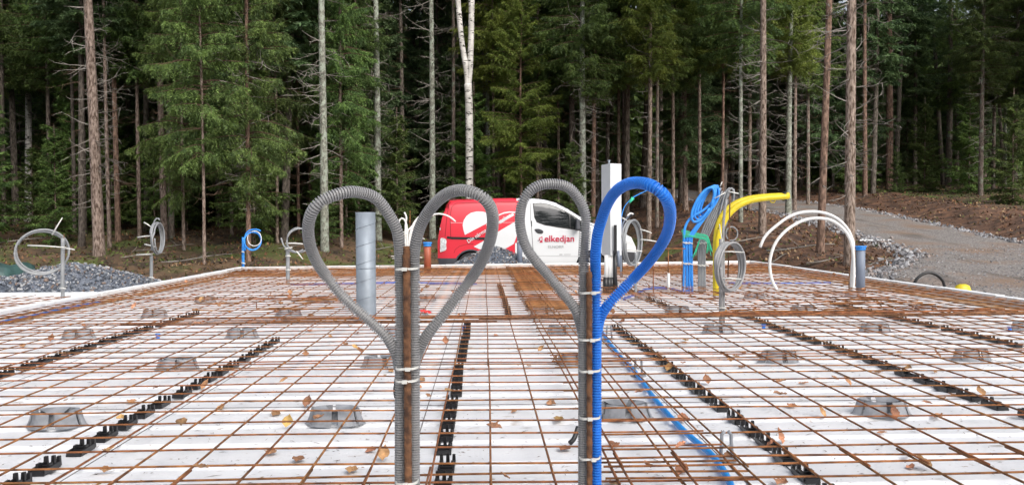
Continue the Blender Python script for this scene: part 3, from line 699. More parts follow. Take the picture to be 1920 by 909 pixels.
def capped_pipe(px0, px1, pyb, pyt, m, label, capm):
    cx = (px0 + px1) / 2; B = P(cx, pyb, 0); Y = B.y; r = (px1 - px0) / 2 * Y / F; tz = D(cx, pyt, Y).z; root = empty('drain_pipe', B)
    MB().tube([(0, 0, 0), (0, 0, tz * .5), (0, 0, tz - .01)], r, 28).build('pipe', m, root)
    ch = 8 * Y / F
    MB().tube([(0, 0, tz - ch), (0, 0, tz - .3 * ch)], r * 1.1, 28).tube([(0, 0, tz - .34 * ch), (0, 0, tz)], r * 1.27, 28).build('cap', capm, root)
    tag(root, label, 'pipe', 'capped drain pipes')
capped_pipe(1605, 1621.5, 553, 461, M['slate'], 'grey drain pipe with a blue cap beside the white arches', M['bluel'])
capped_pipe(795, 808.5, 511, 454, M['brownpipe'], 'brown drain pipe with a blue cap behind the left heart', M['bluel'])
# grey post with ties near the van
B = P(974.5, 502, 0); Y = B.y; root = empty('grey_post', B)
MB().tube([(0, 0, 0), (0, 0, D(974, 441, Y).z)], 5 * Y / F, 16).build('post', M['slate'], root)
for py in (453, 494): MB().tube([(-.06, -.05, D(974, py, Y).z), (.06, -.05, D(974, py, Y).z)], .012, 6).build('cable_tie', M['tie'], root)
tag(root, 'short grey pipe with white cable ties before the gravel heap and van', 'pipe')

# white conduit bundle behind the left heart
B = P(766, 511, 0); Y = B.y; root = empty('white_conduit_bundle')
wp = [[(760, 511), (760, 430), (762, 408), (757, 396)], [(764, 511), (763, 440), (762, 420), (755, 409), (748, 416), (746, 440)], [(767, 511), (767, 450), (775, 420), (792, 402), (812, 399)], [(770, 511), (769, 450), (780, 415), (800, 401), (819, 396)],
      [(772, 511), (771, 450), (784, 418), (803, 405), (824, 401), (842, 406), (856, 417)], [(764, 511), (764, 440), (772, 425), (788, 408), (815, 403)]]
for q in wp: MB().tube(spline(pxpath(q, Y), .04), .0165, 8).build('white_conduit', M['white'], root)
MB().tube([D(768, 440, Y), D(769, 394, Y)], .006, 6).build('steel_rod', M['rust'], root)
for (x0, y0, x1, y1) in ((733, 480, 742, 481), (735, 485, 744, 483), (778, 481, 792, 483), (752, 434, 760, 436), (752, 439, 764, 440), (788, 445, 796, 448)):
    MB().tube([D(x0, y0, Y - .1), D(x1, y1, Y - .1)], .010, 6).build('cable_tie', M['tie'], root)
relocate(root, B); tag(root, 'bundle of white conduits with curled ends rising behind the left heart', 'conduit bundle')

# electrical cabinet
B = P(1143, 549, 0); Y = B.y; k = Y / F; root = empty('electrical_cabinet')
z0, z1 = D(1146, 479, Y).z, D(1146, 307, Y).z
A0, A1, A2 = D(1127.5, 400, Y + .22), D(1144.5, 400, Y - .06), D(1165.5, 400, Y + .03)
fx = [(A1.x, A1.y), (A2.x, A2.y), (A2.x - .10, A2.y + .17), (A0.x, A0.y)]
b = MB(); b.add([(x, y, z) for z in (z0, z1) for x, y in fx], [(3, 2, 1, 0), (4, 5, 6, 7), (0, 1, 5, 4), (1, 2, 6, 5), (2, 3, 7, 6), (3, 0, 4, 7)])
o = b.build('housing', M['vanwhite'], root); md = o.modifiers.new('bevel', 'BEVEL'); md.width = .006; md.segments = 2
MB().box((A1.x * .62 + A2.x * .38, A1.y - .012, D(1152, 448, Y).z), (.035, .03, .36)).build('cable_slot', M['black'], root)
MB().tube([(A1.x, Y + .05, z1 - .01), (A1.x, Y + .05, z1 + .05)], .012, 8).tube([(A1.x - .02, Y + .05, z1 + .045), (A1.x + .02, Y + .05, z1 + .045)], .006, 6).build('bolt', M['galv'], root)
for x in (1137, 1143, 1148):
    MB().tube([D(x, 478, Y), D(x, 500, Y), D(x - 1, 524, Y)], .028, 10).build('white_sleeve', M['white'], root)
    MB().tube([D(x - 1, 520, Y), D(x - 2, 549, Y)], [.034, .040], 10).build('black_boot', M['black'], root)
MB().tube([D(1153, 470, Y - .03), D(1153, 515, Y - .03), D(1156, 549, Y - .03)], .026, 10).build('black_cable', M['black'], root)
MB().tube([D(1159, 470, Y), D(1160, 500, Y)], .02, 10).build('grey_pipe', M['slate'], root)
relocate(root, B); tag(root, 'tall white electrical cabinet on white and black pipes between heart and van', 'cabinet')
# cables curving behind the cabinet
B2 = P(1166, 520, 0); Y = B2.y; root = empty('cable_bunch')
cb = [([(1164, 520), (1164, 440), (1168, 395), (1185, 372), (1215, 356)], .008, 'bluel'), ([(1166, 520), (1166, 440), (1172, 400), (1182, 378)], .012, 'black'), ([(1164, 520), (1166, 430), (1176, 408), (1186, 398)], .016, 'slate'),
      ([(1166, 520), (1168, 425), (1180, 408), (1190, 401)], .013, 'black'), ([(1163, 520), (1165, 440), (1170, 390), (1190, 365), (1212, 358)], .006, 'black')]
for q, r_, m_ in cb: MB().tube(spline(pxpath(q, Y), .03), r_, 8).build('cable', M[m_], root)
MB().tube([D(1180, 380, Y), D(1187, 371, Y)], [.016, .032], 10).build('connector', M['green'], root)
MB().tube(spline(pxpath([(1176, 405), (1182, 400), (1189, 402)], Y - .03), .02), .014, 8).build('connector', M['white'], root)
relocate(root, B2); tag(root, 'bunch of black and blue cables with a green connector behind the cabinet', 'cables')

# blue conduit bundle and grey bundle with green wires
B = P(1291, 550, 0); Y = B.y; root = empty('blue_conduit_bundle')
for j, (x0, x1) in enumerate(((1280, 1283), (1287, 1288), (1292, 1293), (1298, 1297))):
    pts = [(x0, 550), (x1, 500), (x1 - .5, 450)]
    if j == 0: pts += [(1285, 425), (1296, 408), (1318, 395), (1340, 375)]
    elif j == 3: pts += [(1303, 435), (1322, 408), (1345, 375), (1348, 352)]
    else: pts += [(1291 + 3 * j, 440), (1310 + 2 * j, 415), (1332 + 2 * j, 385), (1343, 352)]
    MB().tube(spline(pxpath(pts, Y), .04), .0165, 8).build('blue_conduit', M['bluel'], root)
for j in range(4):
    cx, cy = 1318 + 4 * j, 384 - 3 * j; pts = []
    for a in np.linspace(0, 2 * PI, 24):
        u, v = 16 * math.cos(a) * (1 - .1 * j), 36 * math.sin(a) * (1 - .05 * j); an = .45
        pts.append(D(cx + u * math.cos(an) - v * math.sin(-an), cy - (-u * math.sin(-an) * -1) * 1 - v * math.cos(an) if False else cy + u * math.sin(an) * .3 - v * math.cos(an), Y - .03 + .03 * j))
    MB().tube(spline(pts, .04), .0165, 8).build('blue_coil', M['bluel'], root)
for j, py in enumerate((455, 494)):
    for x in (1284, 1289, 1295): MB().tube([D(x - 4, py - 1, Y - .03), D(x + 4, py + 2, Y - .03)], .007, 6).build('cable_tie', M['tie'], root)
MB().tube([D(1340, 372, Y - .05), D(1360, 361, Y - .06)], .007, 6).build('cable_tie', M['tie'], root)
MB().tube([D(1350, 350, Y - .05), D(1354, 341, Y - .06)], .007, 6).build('cable_tie', M['tie'], root)
relocate(root, B); tag(root, 'bundle of bright blue conduits folded into a coil at its top', 'conduit bundle')

B = P(1315, 549, 0); Y = B.y; root = empty('grey_conduit_bundle')
for j in range(5):
    x = 1310 + 3 * j; xt = 1352 + 4.5 * j
    pts = [(x, 549), (x, 500), (x, 460), (1318 + 4 * j, 430), (1338 + 4 * j, 385), (xt, 352 + 2 * j)]
    MB().tube(spline(pxpath(pts, Y + .05), .04), .012, 8).build('grey_conduit', M['greyl'], root)
for j in range(2):
    pts = [(1345 + 6 * j, 425), (1352 + 5 * j, 390), (1362 + 4 * j, 358), (1373 + 2 * j, 354), (1376, 370), (1368, 400), (1358, 430)]
    MB().tube(spline(pxpath(pts, Y + .02), .04), .012, 8).build('grey_coil', M['greyl'], root)
for py in (455, 497): 
    for x in (1311, 1318, 1325): MB().tube([D(x - 4, py - 1, Y), D(x + 4, py + 2, Y)], .007, 6).build('cable_tie', M['tie'], root)
MB().tube([D(1366, 359, Y - .05), D(1385, 363, Y - .05)], .008, 6).build('cable_tie', M['tie'], root)
rg_ = random.Random(3)
for j in range(11):
    e = (1337 - rg_.uniform(0, 14), 448 + rg_.uniform(0, 34)); s_ = (1277 + rg_.uniform(0, 4), 430 + j * 2.6)
    if j < 7: pts = [s_, (1293, 434 + j * 1.6), (1312, 438 + j * 1.5), (1327, 443 + j * 1.2), e]
    else: pts = [(1299 + rg_.uniform(-2, 6), 484 - rg_.uniform(0, 12)), (1303 + rg_.uniform(0, 6), 462), (1314, 447 + rg_.uniform(-3, 3)), (1326, 446 + j * .8), e]
    MB().tube(spline(pxpath(pts, Y - .06 - .004 * j), .03), .0038, 6).build('green_wire', M['green'], root)
relocate(root, B); tag(root, 'leaning bundle of grey conduits wrapped in thin green wires', 'conduit bundle')

# yellow pipes
B = P(1343, 554, 0); Y = B.y; root = empty('yellow_pipe_pair')
MB().tube(spline(pxpath([(1343, 554), (1343, 500), (1343.5, 450), (1350, 415), (1368, 390), (1395, 376), (1430, 370), (1481, 367)], Y), .04), .042, 14).build('yellow_pipe', M['yellow'], root)
MB().tube(spline(pxpath([(1345, 554), (1345, 500), (1347, 450), (1356, 418), (1374, 394), (1400, 378.5), (1435, 371.5), (1479, 368)], Y - .05), .04), .037, 14).build('yellow_pipe', M['yellow'], root)
MB().tube([D(1468, 368.5, Y - .02), D(1473, 368, Y - .02)], .058, 14).build('black_band', M['black'], root)
MB().tube(spline(pxpath([(1443, 374), (1446, 379), (1452, 379), (1454, 373)], Y - .03), .01), .007, 6).build('handle', M['yellow'], root)
MB().tube([D(1346, 428, Y - .06), D(1368, 438, Y - .09)], .009, 6).build('black_tie', M['black'], root)
relocate(root, B); tag(root, 'two thick yellow pipes bending right with a black band at their end', 'pipe')

# white arched pipes
B = P(1597, 553, 0); Y = B.y; root = empty('white_arched_pipes')
MB().tube(spline(pxpath([(1594, 553), (1597, 510), (1600, 470), (1599, 452), (1588, 428), (1567, 408), (1539, 398), (1508, 397.5), (1480, 406), (1452, 426), (1434, 444), (1424, 466)], Y), .04), .0185, 10).build('white_arch', M['white'], root)
MB().tube(spline(pxpath([(1598.5, 553), (1601, 510), (1598, 462), (1586, 435), (1561, 414), (1530, 409), (1502, 415), (1474, 432), (1455, 454), (1445, 480), (1443.5, 502), (1448, 526), (1459, 547)], Y - .06), .04), .0185, 10).build('white_arch', M['white'], root)
MB().tube([D(1591.5, 553, Y - .05), D(1592.5, 520, Y - .05), D(1595, 480, Y - .05)], .007, 6).build('steel_rod', M['rustdark'], root)
relocate(root, B); tag(root, 'two white pipes bent into tall arches over the right of the slab', 'pipe')

# thin rusty frame and rods
B = P(1253, 551, 0); Y = B.y; root = empty('rebar_rack')
for x in (1253, 1279, 1225): MB().tube([D(x, 551, Y), D(x, 464, Y)], .0065, 6).build('upright', M['rust'], root)
MB().tube([D(1222, 466, Y), D(1285, 466, Y)], .0065, 6).build('crossbar', M['rust'], root)
MB().tube([D(1253.5, 551, Y - .01), D(1253.5, 512, Y - .01)], .016, 8).build('white_sleeve', M['white'], root)
relocate(root, B); tag(root, 'thin rusty bar frame with a white sleeve beside the blue bundle', 'rebar frame')

# things outside the right rim
Yh = XR + .2
B = G(1744, 545)
pts = [(1713, 540), (1716, 527), (1728, 515), (1743, 511), (1757, 516), (1768, 527), (1772, 545)]
Y = P(1744, 530, .1).y + .5
root = empty('black_hose'); MB().tube(spline(pxpath(pts, Y), .04), .02, 8).build('hose', M['black'], root)
hb = D(1772, 540, Y); MB().tube([hb, Vector((hb.x, hb.y, G0))], .02, 8).tube([D(1713, 539, Y), Vector((D(1713, 540, Y).x, Y, G0))], .02, 8).build('hose_end', M['black'], root)
tag(root, 'black hose arching out of the gravel beyond the right rim', 'hose')
c = D(1805, 534, P(1805, 541, .1).y + .35); o = MB(); n = 12
vs = [(c.x + .10 * math.cos(2 * PI * k / n) * rr_, c.y + .08 * math.sin(2 * PI * k / n) * rr_, z) for rr_, z in ((1.1, G0), (1.0, c.z - .06), (.8, c.z - .01), (.4, c.z + .01)) for k in range(n)]
o.add(vs, [(q * n + k, q * n + (k + 1) % n, (q + 1) * n + (k + 1) % n, (q + 1) * n + k) for q in range(3) for k in range(n)] + [tuple(range(3 * n, 4 * n))], smooth=True)
tag(o.build('yellow_pipe_stub', M['yellow']), 'yellow rounded pipe cap peeking over the right rim', 'cap')
c = G(1640, 453); o = MB().box((c.x, c.y, c.z + .04), (.75, .15, .04), rot=Matrix.Rotation(-.25, 3, 'Z')); tag(o.build('foam_offcut', M['edgefoam']), 'thin white foam offcut lying on the soil left of the road', 'foam piece')

# ------------------------------------------------------------------ stones
def stone_variants():
    L = []; rd = random.Random(2)
    for q in range(7):
        bm = bmesh.new()
        for i in range(12):
            v = Vector((rd.gauss(0, 1), rd.gauss(0, 1), rd.gauss(0, 1))).normalized() * rd.uniform(.8, 1.15); v.z *= rd.uniform(.6, .8); bm.verts.new(v)
        g = bmesh.ops.convex_hull(bm, input=bm.verts[:]); bm.verts.ensure_lookup_table(); bm.verts.index_update()
        L.append((np.array([v.co[:] for v in bm.verts]), [tuple(v.index for v in f.verts) for f in bm.faces])); bm.free()
    return L
SV = stone_variants()
def stone_cloud(n, place, smin, smax, seed):
    r = np.random.RandomState(seed); b = MB()
    for i in range(n):
        s = smin + (smax - smin) * r.rand() ** 2; V0, F0 = SV[r.randint(7)]; q = V0 * s * np.array([1, r.uniform(.6, 1), r.uniform(.6, 1)])
        A, _ = np.linalg.qr(r.normal(size=(3, 3))); p = place(r, s); b.add((q @ A.T + np.array(p)).tolist(), F0)
    return b
def heap(cx, cy, z0, rx, ry, h, n, smin, smax, seed, label):
    def hz(u, v): d = math.hypot(u, v); return h * max(0, 1 - d ** 1.3) if d < 1 else 0
    def place(r, s):
        while True:
            u, v = r.uniform(-1, 1, 2)
            if u * u + v * v < 1: break
        return (cx + u * rx, cy + v * ry, z0 + hz(u, v) + s * .2)
    b = stone_cloud(n, place, smin, smax, seed)
    K_ = 24; vs = []; 
    for j in range(9):
        for k in range(K_):
            a = 2 * PI * k / K_; d = 1 - j / 8; vs.append((cx + d * rx * math.cos(a), cy + d * ry * math.sin(a), z0 + hz(d, 0) - .02))
    b.add(vs, [(j * K_ + k, j * K_ + (k + 1) % K_, (j + 1) * K_ + (k + 1) % K_, (j + 1) * K_ + k) for j in range(8) for k in range(K_)])
    o = b.build('gravel_heap', M['stone']); tag(o, label, None, None, 'stuff')
p1 = D(135, 497, 12.4); heap(p1.x, 12.4, G0, 2.05, 2.5, p1.z - G0 + .03, 7000, .014, .042, 1, 'heap of dark crushed stone beyond the left rim')
p1 = D(20, 510, 11.4); heap(p1.x - .6, 11.4, G0, 2.0, 1.9, p1.z - G0, 3200, .014, .042, 4, 'low heap of dark crushed stone at the left')
p1 = D(927, 469, 16.4); heap(p1.x, 16.4, G0, 1.55, .75, p1.z - G0 + .08, 3800, .014, .034, 2, 'heap of crushed stone in front of the van')
def strip_place(L, w, off):
    def place(r, s):
        y = r.uniform(13.5, 44) ** 1; y = 13.5 + (y - 13.5) * r.rand() ** .5; x = border(L, y) + off + r.normal() * w; return (x, y, T(x, y) + .03)
    return place
tag(stone_cloud(1500, strip_place(RL, .22, -.15), .02, .10, 5).build('roadside_stones', M['stonel']), kind='stuff')
tag(stone_cloud(1300, strip_place(RR, .18, 0), .02, .09, 6).build('verge_stones', M['stonel']), kind='stuff')
def gp(r, s):
    y = 4 + 15 * r.rand() ** .7; x = r.uniform(5.8, min(border(RR, y), .75 * y + 4)); 
    x = max(x, border(RL, y)); return (x, y, T(x, y) + .045)
tag(stone_cloud(9000, gp, .010, .032, 7).build('road_pebbles', M['stonel']), kind='stuff')

# green tarp at far left
c = D(8, 499, 13.6); b = MB(); nxx, nyy = 14, 8
vs = [(c.x - 1.6 + 1.75 * i / nxx, 13.4 + 1.2 * j / nyy, G0 + (c.z - G0) * (.2 if j in (0, nyy) or i == nxx else 1) + .04 * math.sin(i * 1.7 + j)) for j in range(nyy + 1) for i in range(nxx + 1)]
b.add(vs, [(j * (nxx + 1) + i, j * (nxx + 1) + i + 1, (j + 1) * (nxx + 1) + i + 1, (j + 1) * (nxx + 1) + i) for j in range(nyy) for i in range(nxx)], smooth=True)
o = b.build('tarpaulin', M['tarp']); md = o.modifiers.new('solid', 'SOLIDIFY'); md.thickness = .01; tag(o, 'crumpled dark green tarpaulin behind the gravel heap at the left', 'tarpaulin')

# ------------------------------------------------------------------ van
VY = 18.16; vroot = empty('delivery_van', (D(820.5, 500, VY).x, VY + .86, G0))
top = [(0.0, .50), (.0, .87), (.05, 1.19), (.13, 1.50), (.2, 1.72), (.28, 1.81), (.6, 1.845), (1.4, 1.862), (2.2, 1.852), (2.45, 1.825), (2.7, 1.755), (2.97, 1.62), (3.2, 1.47), (3.52, 1.29), (3.87, 1.20), (4.26, 1.09), (4.46, .95), (4.58, .72), (4.61, .45), (4.54, .26)]
def zt(x):
    for a, b_ in zip(top[3:], top[4:]):
        if a[0] <= x <= b_[0]: return a[1] + (b_[1] - a[1]) * (x - a[0]) / (b_[0] - a[0])
    return 1.5 if x < 1 else .9
def vw(x, z):
    w = .86
    if z > 1.0: w -= .13 * ((z - 1.0) / .85) ** 2
    if z < .5: w -= .05 * ((.5 - z) / .3) ** 2
    if x < .3: w -= .09 * (1 - max(0, x) / .3) ** 2
    if x > 3.5: w -= .33 * ((x - 3.5) / 1.11) ** 2
    dz = zt(x) - z
    if x > .15 and dz < .13 and x < 4.45: q = 1 - max(0, dz) / .13; w -= .13 * (1 - math.sqrt(max(0, 1 - q * q)))
    return w
WR, WF, WRAD, ARC = .757, 3.51, .315, .375
def arch(cx): return [(cx + ARC * math.cos(a), .31 + ARC * math.sin(a)) for a in np.linspace(-.2, PI + .2, 18)]
out = [(.04, .30)] + top + [(4.3, .2)] + [(p[0], max(.22, p[1])) for p in arch(WF)] + [(p[0], max(.22, p[1])) for p in arch(WR)] + [(.2, .25)]
def dedup(L):
    r_ = [L[0]]
    for p in L[1:]:
        if math.hypot(p[0] - r_[-1][0], p[1] - r_[-1][1]) > .004: r_.append(p)
    return r_
out = dedup(out)
def grid_cut(bm, dx, dz, x0=0, x1=4.65, z0=.2, z1=1.9):
    x = x0 + dx
    while x < x1:
        g = bm.verts[:] + bm.edges[:] + bm.faces[:]; bmesh.ops.bisect_plane(bm, geom=g, dist=1e-5, plane_co=(x, 0, 0), plane_no=(1, 0, 0)); x += dx
    z = z0 + dz
    while z < z1:
        g = bm.verts[:] + bm.edges[:] + bm.faces[:]; bmesh.ops.bisect_plane(bm, geom=g, dist=1e-5, plane_co=(0, 0, z), plane_no=(0, 0, 1)); z += dz
def fin(bm, name, mats, parent, sharp=35):
    me = bpy.data.meshes.new(name); bm.to_mesh(me); bm.free()
    for m in (mats if isinstance(mats, (list, tuple)) else [mats]): me.materials.append(m)
    me.polygons.foreach_set('use_smooth', [True] * len(me.polygons)); me.set_sharp_from_angle(angle=R(sharp))
    o = bpy.data.objects.new(name, me); col.objects.link(o); o.parent = parent; return o
bm = bmesh.new(); f = bm.faces.new([bm.verts.new((x, -1, z)) for x, z in out])
r_ = bmesh.ops.extrude_face_region(bm, geom=[f]); bmesh.ops.translate(bm, verts=[v for v in r_['geom'] if isinstance(v, bmesh.types.BMVert)], vec=(0, 2, 0))
grid_cut(bm, .09, .05)
for v in bm.verts:
    v.co.y = math.copysign(vw(v.co.x, v.co.z), v.co.y)
bmesh.ops.recalc_face_normals(bm, faces=bm.faces[:])
for f in bm.faces:
    c = f.calc_center_median(); bx = 1.93 - .35 * max(0, c.z - 1.55) - .0
    f.material_index = 2 if (c.z < .52 and c.x < .44) or (c.z < .42 and c.x > 3.9) else (0 if c.x < bx and not (1.86 > c.x and c.z < 0) else 1)
fin(bm, 'body', [M['red'], M['vanwhite'], M['bumper']], vroot)
def decal(poly, name, m, off=.004, dx=.08, dz=.05, parent=None):
    bm = bmesh.new(); bm.faces.new([bm.verts.new((x, 0, z)) for x, z in dedup(poly)]); bmesh.ops.triangulate(bm, faces=bm.faces[:])
    grid_cut(bm, dx, dz)
    for v in bm.verts: v.co.y = -(vw(v.co.x, v.co.z) + off)
    for f in bm.faces:
        if f.normal.y > 0: pass
    bmesh.ops.recalc_face_normals(bm, faces=bm.faces[:])
    return fin(bm, name, m, parent or vroot, 180)
def ribbon(pts, w, name, m, off=.005, parent=None):
    b = MB(); P2 = [Vector((x, z)) for x, z in pts]; d2 = []
    for a, b_ in zip(P2, P2[1:]):
        k = max(1, int((b_ - a).length / .06)); d2 += [a.lerp(b_, i / k) for i in range(k)]
    d2.append(P2[-1]); vs = []
    for i, p in enumerate(d2):
        t = (d2[min(i + 1, len(d2) - 1)] - d2[max(i - 1, 0)]).normalized(); nn = Vector((-t.y, t.x)) * w / 2
        for q in (p - nn, p + nn): vs.append((q.x, -(vw(q.x, q.y) + off), q.y))
    b.add(vs, [(2 * i, 2 * i + 1, 2 * i + 3, 2 * i + 2) for i in range(len(d2) - 1)], smooth=True); return b.build(name, m, parent or vroot)
S6 = 6.06
def vp(cx, cy): return ((810 + cx / S6 - 820.5) / 82.6, (521.5 - (355 + cy / S6)) / 82.6)    # rear zoom (x 810..1010) -> van side
S5 = 5.683
def vq(cx, cy): return ((980 + cx / S5 - 820.5) / 82.6, (521.5 - (360 + cy / S5)) / 82.6)
def cr(L, fn, n=6):
    """smooth closed outline through picture points"""
    p = [Vector(fn(*q)) for q in L]; o_ = []; N = len(p)
    for i in range(N):
        a, b_, c_, d_ = p[i - 1], p[i], p[(i + 1) % N], p[(i + 2) % N]
        for k in range(n):
            t = k / n; q = .5 * ((2 * b_) + (c_ - a) * t + (2 * a - 5 * b_ + 4 * c_ - d_) * t * t + (3 * b_ - a - 3 * c_ + d_) * t ** 3); o_.append((q.x, q.y))
    return o_
# white graphic shapes on the red panel
arcA = [(375, 495), (358, 440), (350, 385), (362, 330), (395, 280), (445, 245), (510, 230), (580, 232), (640, 250), (690, 290), (705, 325)]
decal([vp(*q) for q in arcA], 'white_graphic', M['vanwhite'])
arcB = [(475, 628), (620, 545), (760, 455), (880, 385), (960, 340), (975, 420), (960, 520), (930, 600), (860, 640), (780, 668), (690, 682), (600, 670), (530, 655)]
decal([vp(*q) for q in arcB], 'white_graphic', M['vanwhite'], dx=.05)
ribbon([vp(*q) for q in ((620, 390), (660, 345), (710, 305), (760, 272), (820, 248), (880, 238), (950, 242))], .028, 'white_graphic', M['vanwhite'])
ribbon([vp(*q) for q in ((770, 358), (830, 320), (880, 290), (930, 262))], .06, 'white_graphic', M['vanwhite'], off=.004)
decal([vp(*q) for q in ((945, 590), (985, 590), (985, 760), (945, 760))], 'white_graphic', M['vanwhite'])
def text(body, size, loc, rot, m, name, off=.016, bold=0.0, shear=0, sx=1.0):
    cu = bpy.data.curves.new(name, 'FONT'); cu.body = body; cu.size = size; cu.offset = bold; cu.shear = shear
    to = bpy.data.objects.new(name, cu); col.objects.link(to); dg = bpy.context.evaluated_depsgraph_get(); me0 = to.evaluated_get(dg).to_mesh()
    bm = bmesh.new(); bm.from_mesh(me0); to.evaluated_get(dg).to_mesh_clear(); bpy.data.objects.remove(to)
    bmesh.ops.triangulate(bm, faces=bm.faces[:]); ca, sa = math.cos(rot), math.sin(rot)
    for v in bm.verts:
        x, y = v.co.x * sx, v.co.y; X, Z = loc[0] + x * ca - y * sa, loc[1] + x * sa + y * ca; v.co = Vector((X, -(vw(X, Z) + off), Z))
    return fin(bm, name, m, vroot, 180)
text('Din närmaste elektriker', .125, vp(412, 590), math.atan2(590 - 235, 960 - 412) - .02, M['vanwhite'], 'side_lettering', bold=.001, sx=.95)
text('elkedjan', .205, vq(232, 512), 0, M['redtext'], 'door_lettering', bold=.0022, sx=1.02)
text('ELNORR', .085, vq(268, 580), 0, M['greytext'], 'small_lettering', sx=1.15)
ribbon([vq(392, 650), vq(425, 650)], .02, 'door_mark', M['greytext']); ribbon([vq(440, 650), vq(515, 650)], .012, 'door_mark', M['greytext'])
decal([vq(*q) for q in ((168, 520), (176, 470), (212, 455), (212, 522))], 'door_logo', M['redtext'], off=.006, dx=.2, dz=.2)
decal([vq(*q) for q in ((160, 522), (186, 484), (176, 478), (206, 470), (202, 502), (194, 494), (178, 522))], 'door_logo', M['vanwhite'], off=.009, dx=.2, dz=.2)
ribbon([vq(160, 500), vq(175, 500), vq(185, 492)], .014, 'door_logo', M['black'], off=.010)
# seams, rail, lights, windows
ribbon([vp(*q) for q in ((215, 520), (208, 300), (225, 180), (270, 135), (560, 128), (760, 124), (960, 124), (985, 150))], .012, 'panel_seam', M['seamr'])
ribbon([vp(*q) for q in ((150, 515), (170, 300), (195, 140), (215, 120))], .010, 'panel_seam', M['seamr'])
ribbon([vp(*q) for q in ((160, 100), (240, 90), (640, 80), (920, 76))], .012, 'roof_seam', M['seamr'])
ribbon([vp(*q) for q in ((215, 356), (360, 358), (620, 358), (960, 356))], .006, 'panel_crease', M['vanwhite'], off=.006)
b_ = ribbon([vp(*q) for q in ((172, 522), (230, 530), (610, 538))], .055, 'slide_rail', M['black'], off=.008)
ribbon([vp(*q) for q in ((250, 700), (265, 660), (310, 625), (400, 600), (470, 600))], .008, 'panel_crease', M['seamr'])
ribbon([(p[0], p[1]) for p in arch(WR)[1:-1]], .03, 'wheel_arch_trim', M['bumper'], off=.004)
ribbon([(p[0], p[1]) for p in arch(WF)[1:-1]], .03, 'wheel_arch_trim', M['vanwhite'], off=.004)
tl = decal(cr([(98, 535), (130, 530), (160, 545), (168, 575), (158, 610), (166, 645), (150, 670), (118, 682), (92, 685), (95, 600)], vp, 3), 'tail_lamp', M['lamp'], off=.014, dx=.04, dz=.04)
decal([vp(*q) for q in ((88, 413), (98, 413), (98, 440), (88, 440))], 'side_marker', M['vanwhite'], off=.008)
win = [(110, 100), (200, 97), (290, 112), (380, 145), (470, 190), (550, 235), (612, 280), (640, 300), (640, 400), (560, 388), (400, 365), (240, 338), (150, 305), (125, 250), (118, 170)]
decal([vq(*q) for q in win], 'window_frame', M['black'], off=.004)
g_ = decal([vq(*q) for q in ((120, 108), (200, 105), (290, 120), (375, 152), (462, 198), (500, 222), (505, 372), (400, 356), (242, 330), (158, 298), (134, 248), (127, 170))], 'side_window', M['glass'], off=.007)
decal([vq(*q) for q in ((515, 235), (550, 250), (600, 288), (628, 306), (628, 388), (560, 378), (515, 372))], 'quarter_window', M['glass'], off=.007)
ribbon([vq(*q) for q in ((88, 95), (84, 240), (95, 350), (108, 560), (125, 690), (180, 740), (560, 765), (590, 740), (602, 600), (610, 400), (640, 395))], .010, 'door_seam', M['seam'])
ribbon([vq(95, 290), vq(97, 350)], .022, 'hinge_gap', M['seam'], off=.007)
ribbon([vq(*q) for q in ((160, 662), (610, 672))], .008, 'door_crease', M['greytext'])
decal(cr([(128, 380), (170, 375), (210, 390), (222, 410), (205, 428), (165, 425), (140, 405)], vq, 3), 'handle_recess', M['seam'], off=.008, dx=.2, dz=.2)
ribbon([vq(150, 392), vq(200, 402)], .022, 'door_handle', M['bumper'], off=.025)
# rest of the side, front parts
ribbon([(3.28, .42), (3.28, .30), (3.12, .26), (1.2, .25)], .008, 'sill_seam', M['seam'])
ribbon([(3.35, 1.32), (3.6, 1.19), (4.05, 1.06)], .010, 'bonnet_seam', M['seam'])
hl = decal([(4.10, 1.07), (4.22, 1.04), (4.42, .90), (4.50, .80), (4.34, .84), (4.18, .95)], 'headlamp', M['lamp'], off=.010, dx=.06, dz=.04)
decal([(4.28, .62), (4.56, .60), (4.57, .40), (4.32, .38), (4.18, .48)], 'front_grille', M['seam'], off=.006)
b = MB(); q = vq(560, 330)
b.box((q[0] + .05, -(vw(q[0], q[1]) + .14), q[1]), (.10, .20, .24), taper=.8); b.box((q[0] + .05, -(vw(q[0], q[1]) + .03), q[1] - .10), (.05, .14, .05))
o = b.build('wing_mirror', M['bumper'], vroot); md = o.modifiers.new('bevel', 'BEVEL'); md.width = .03; md.segments = 3
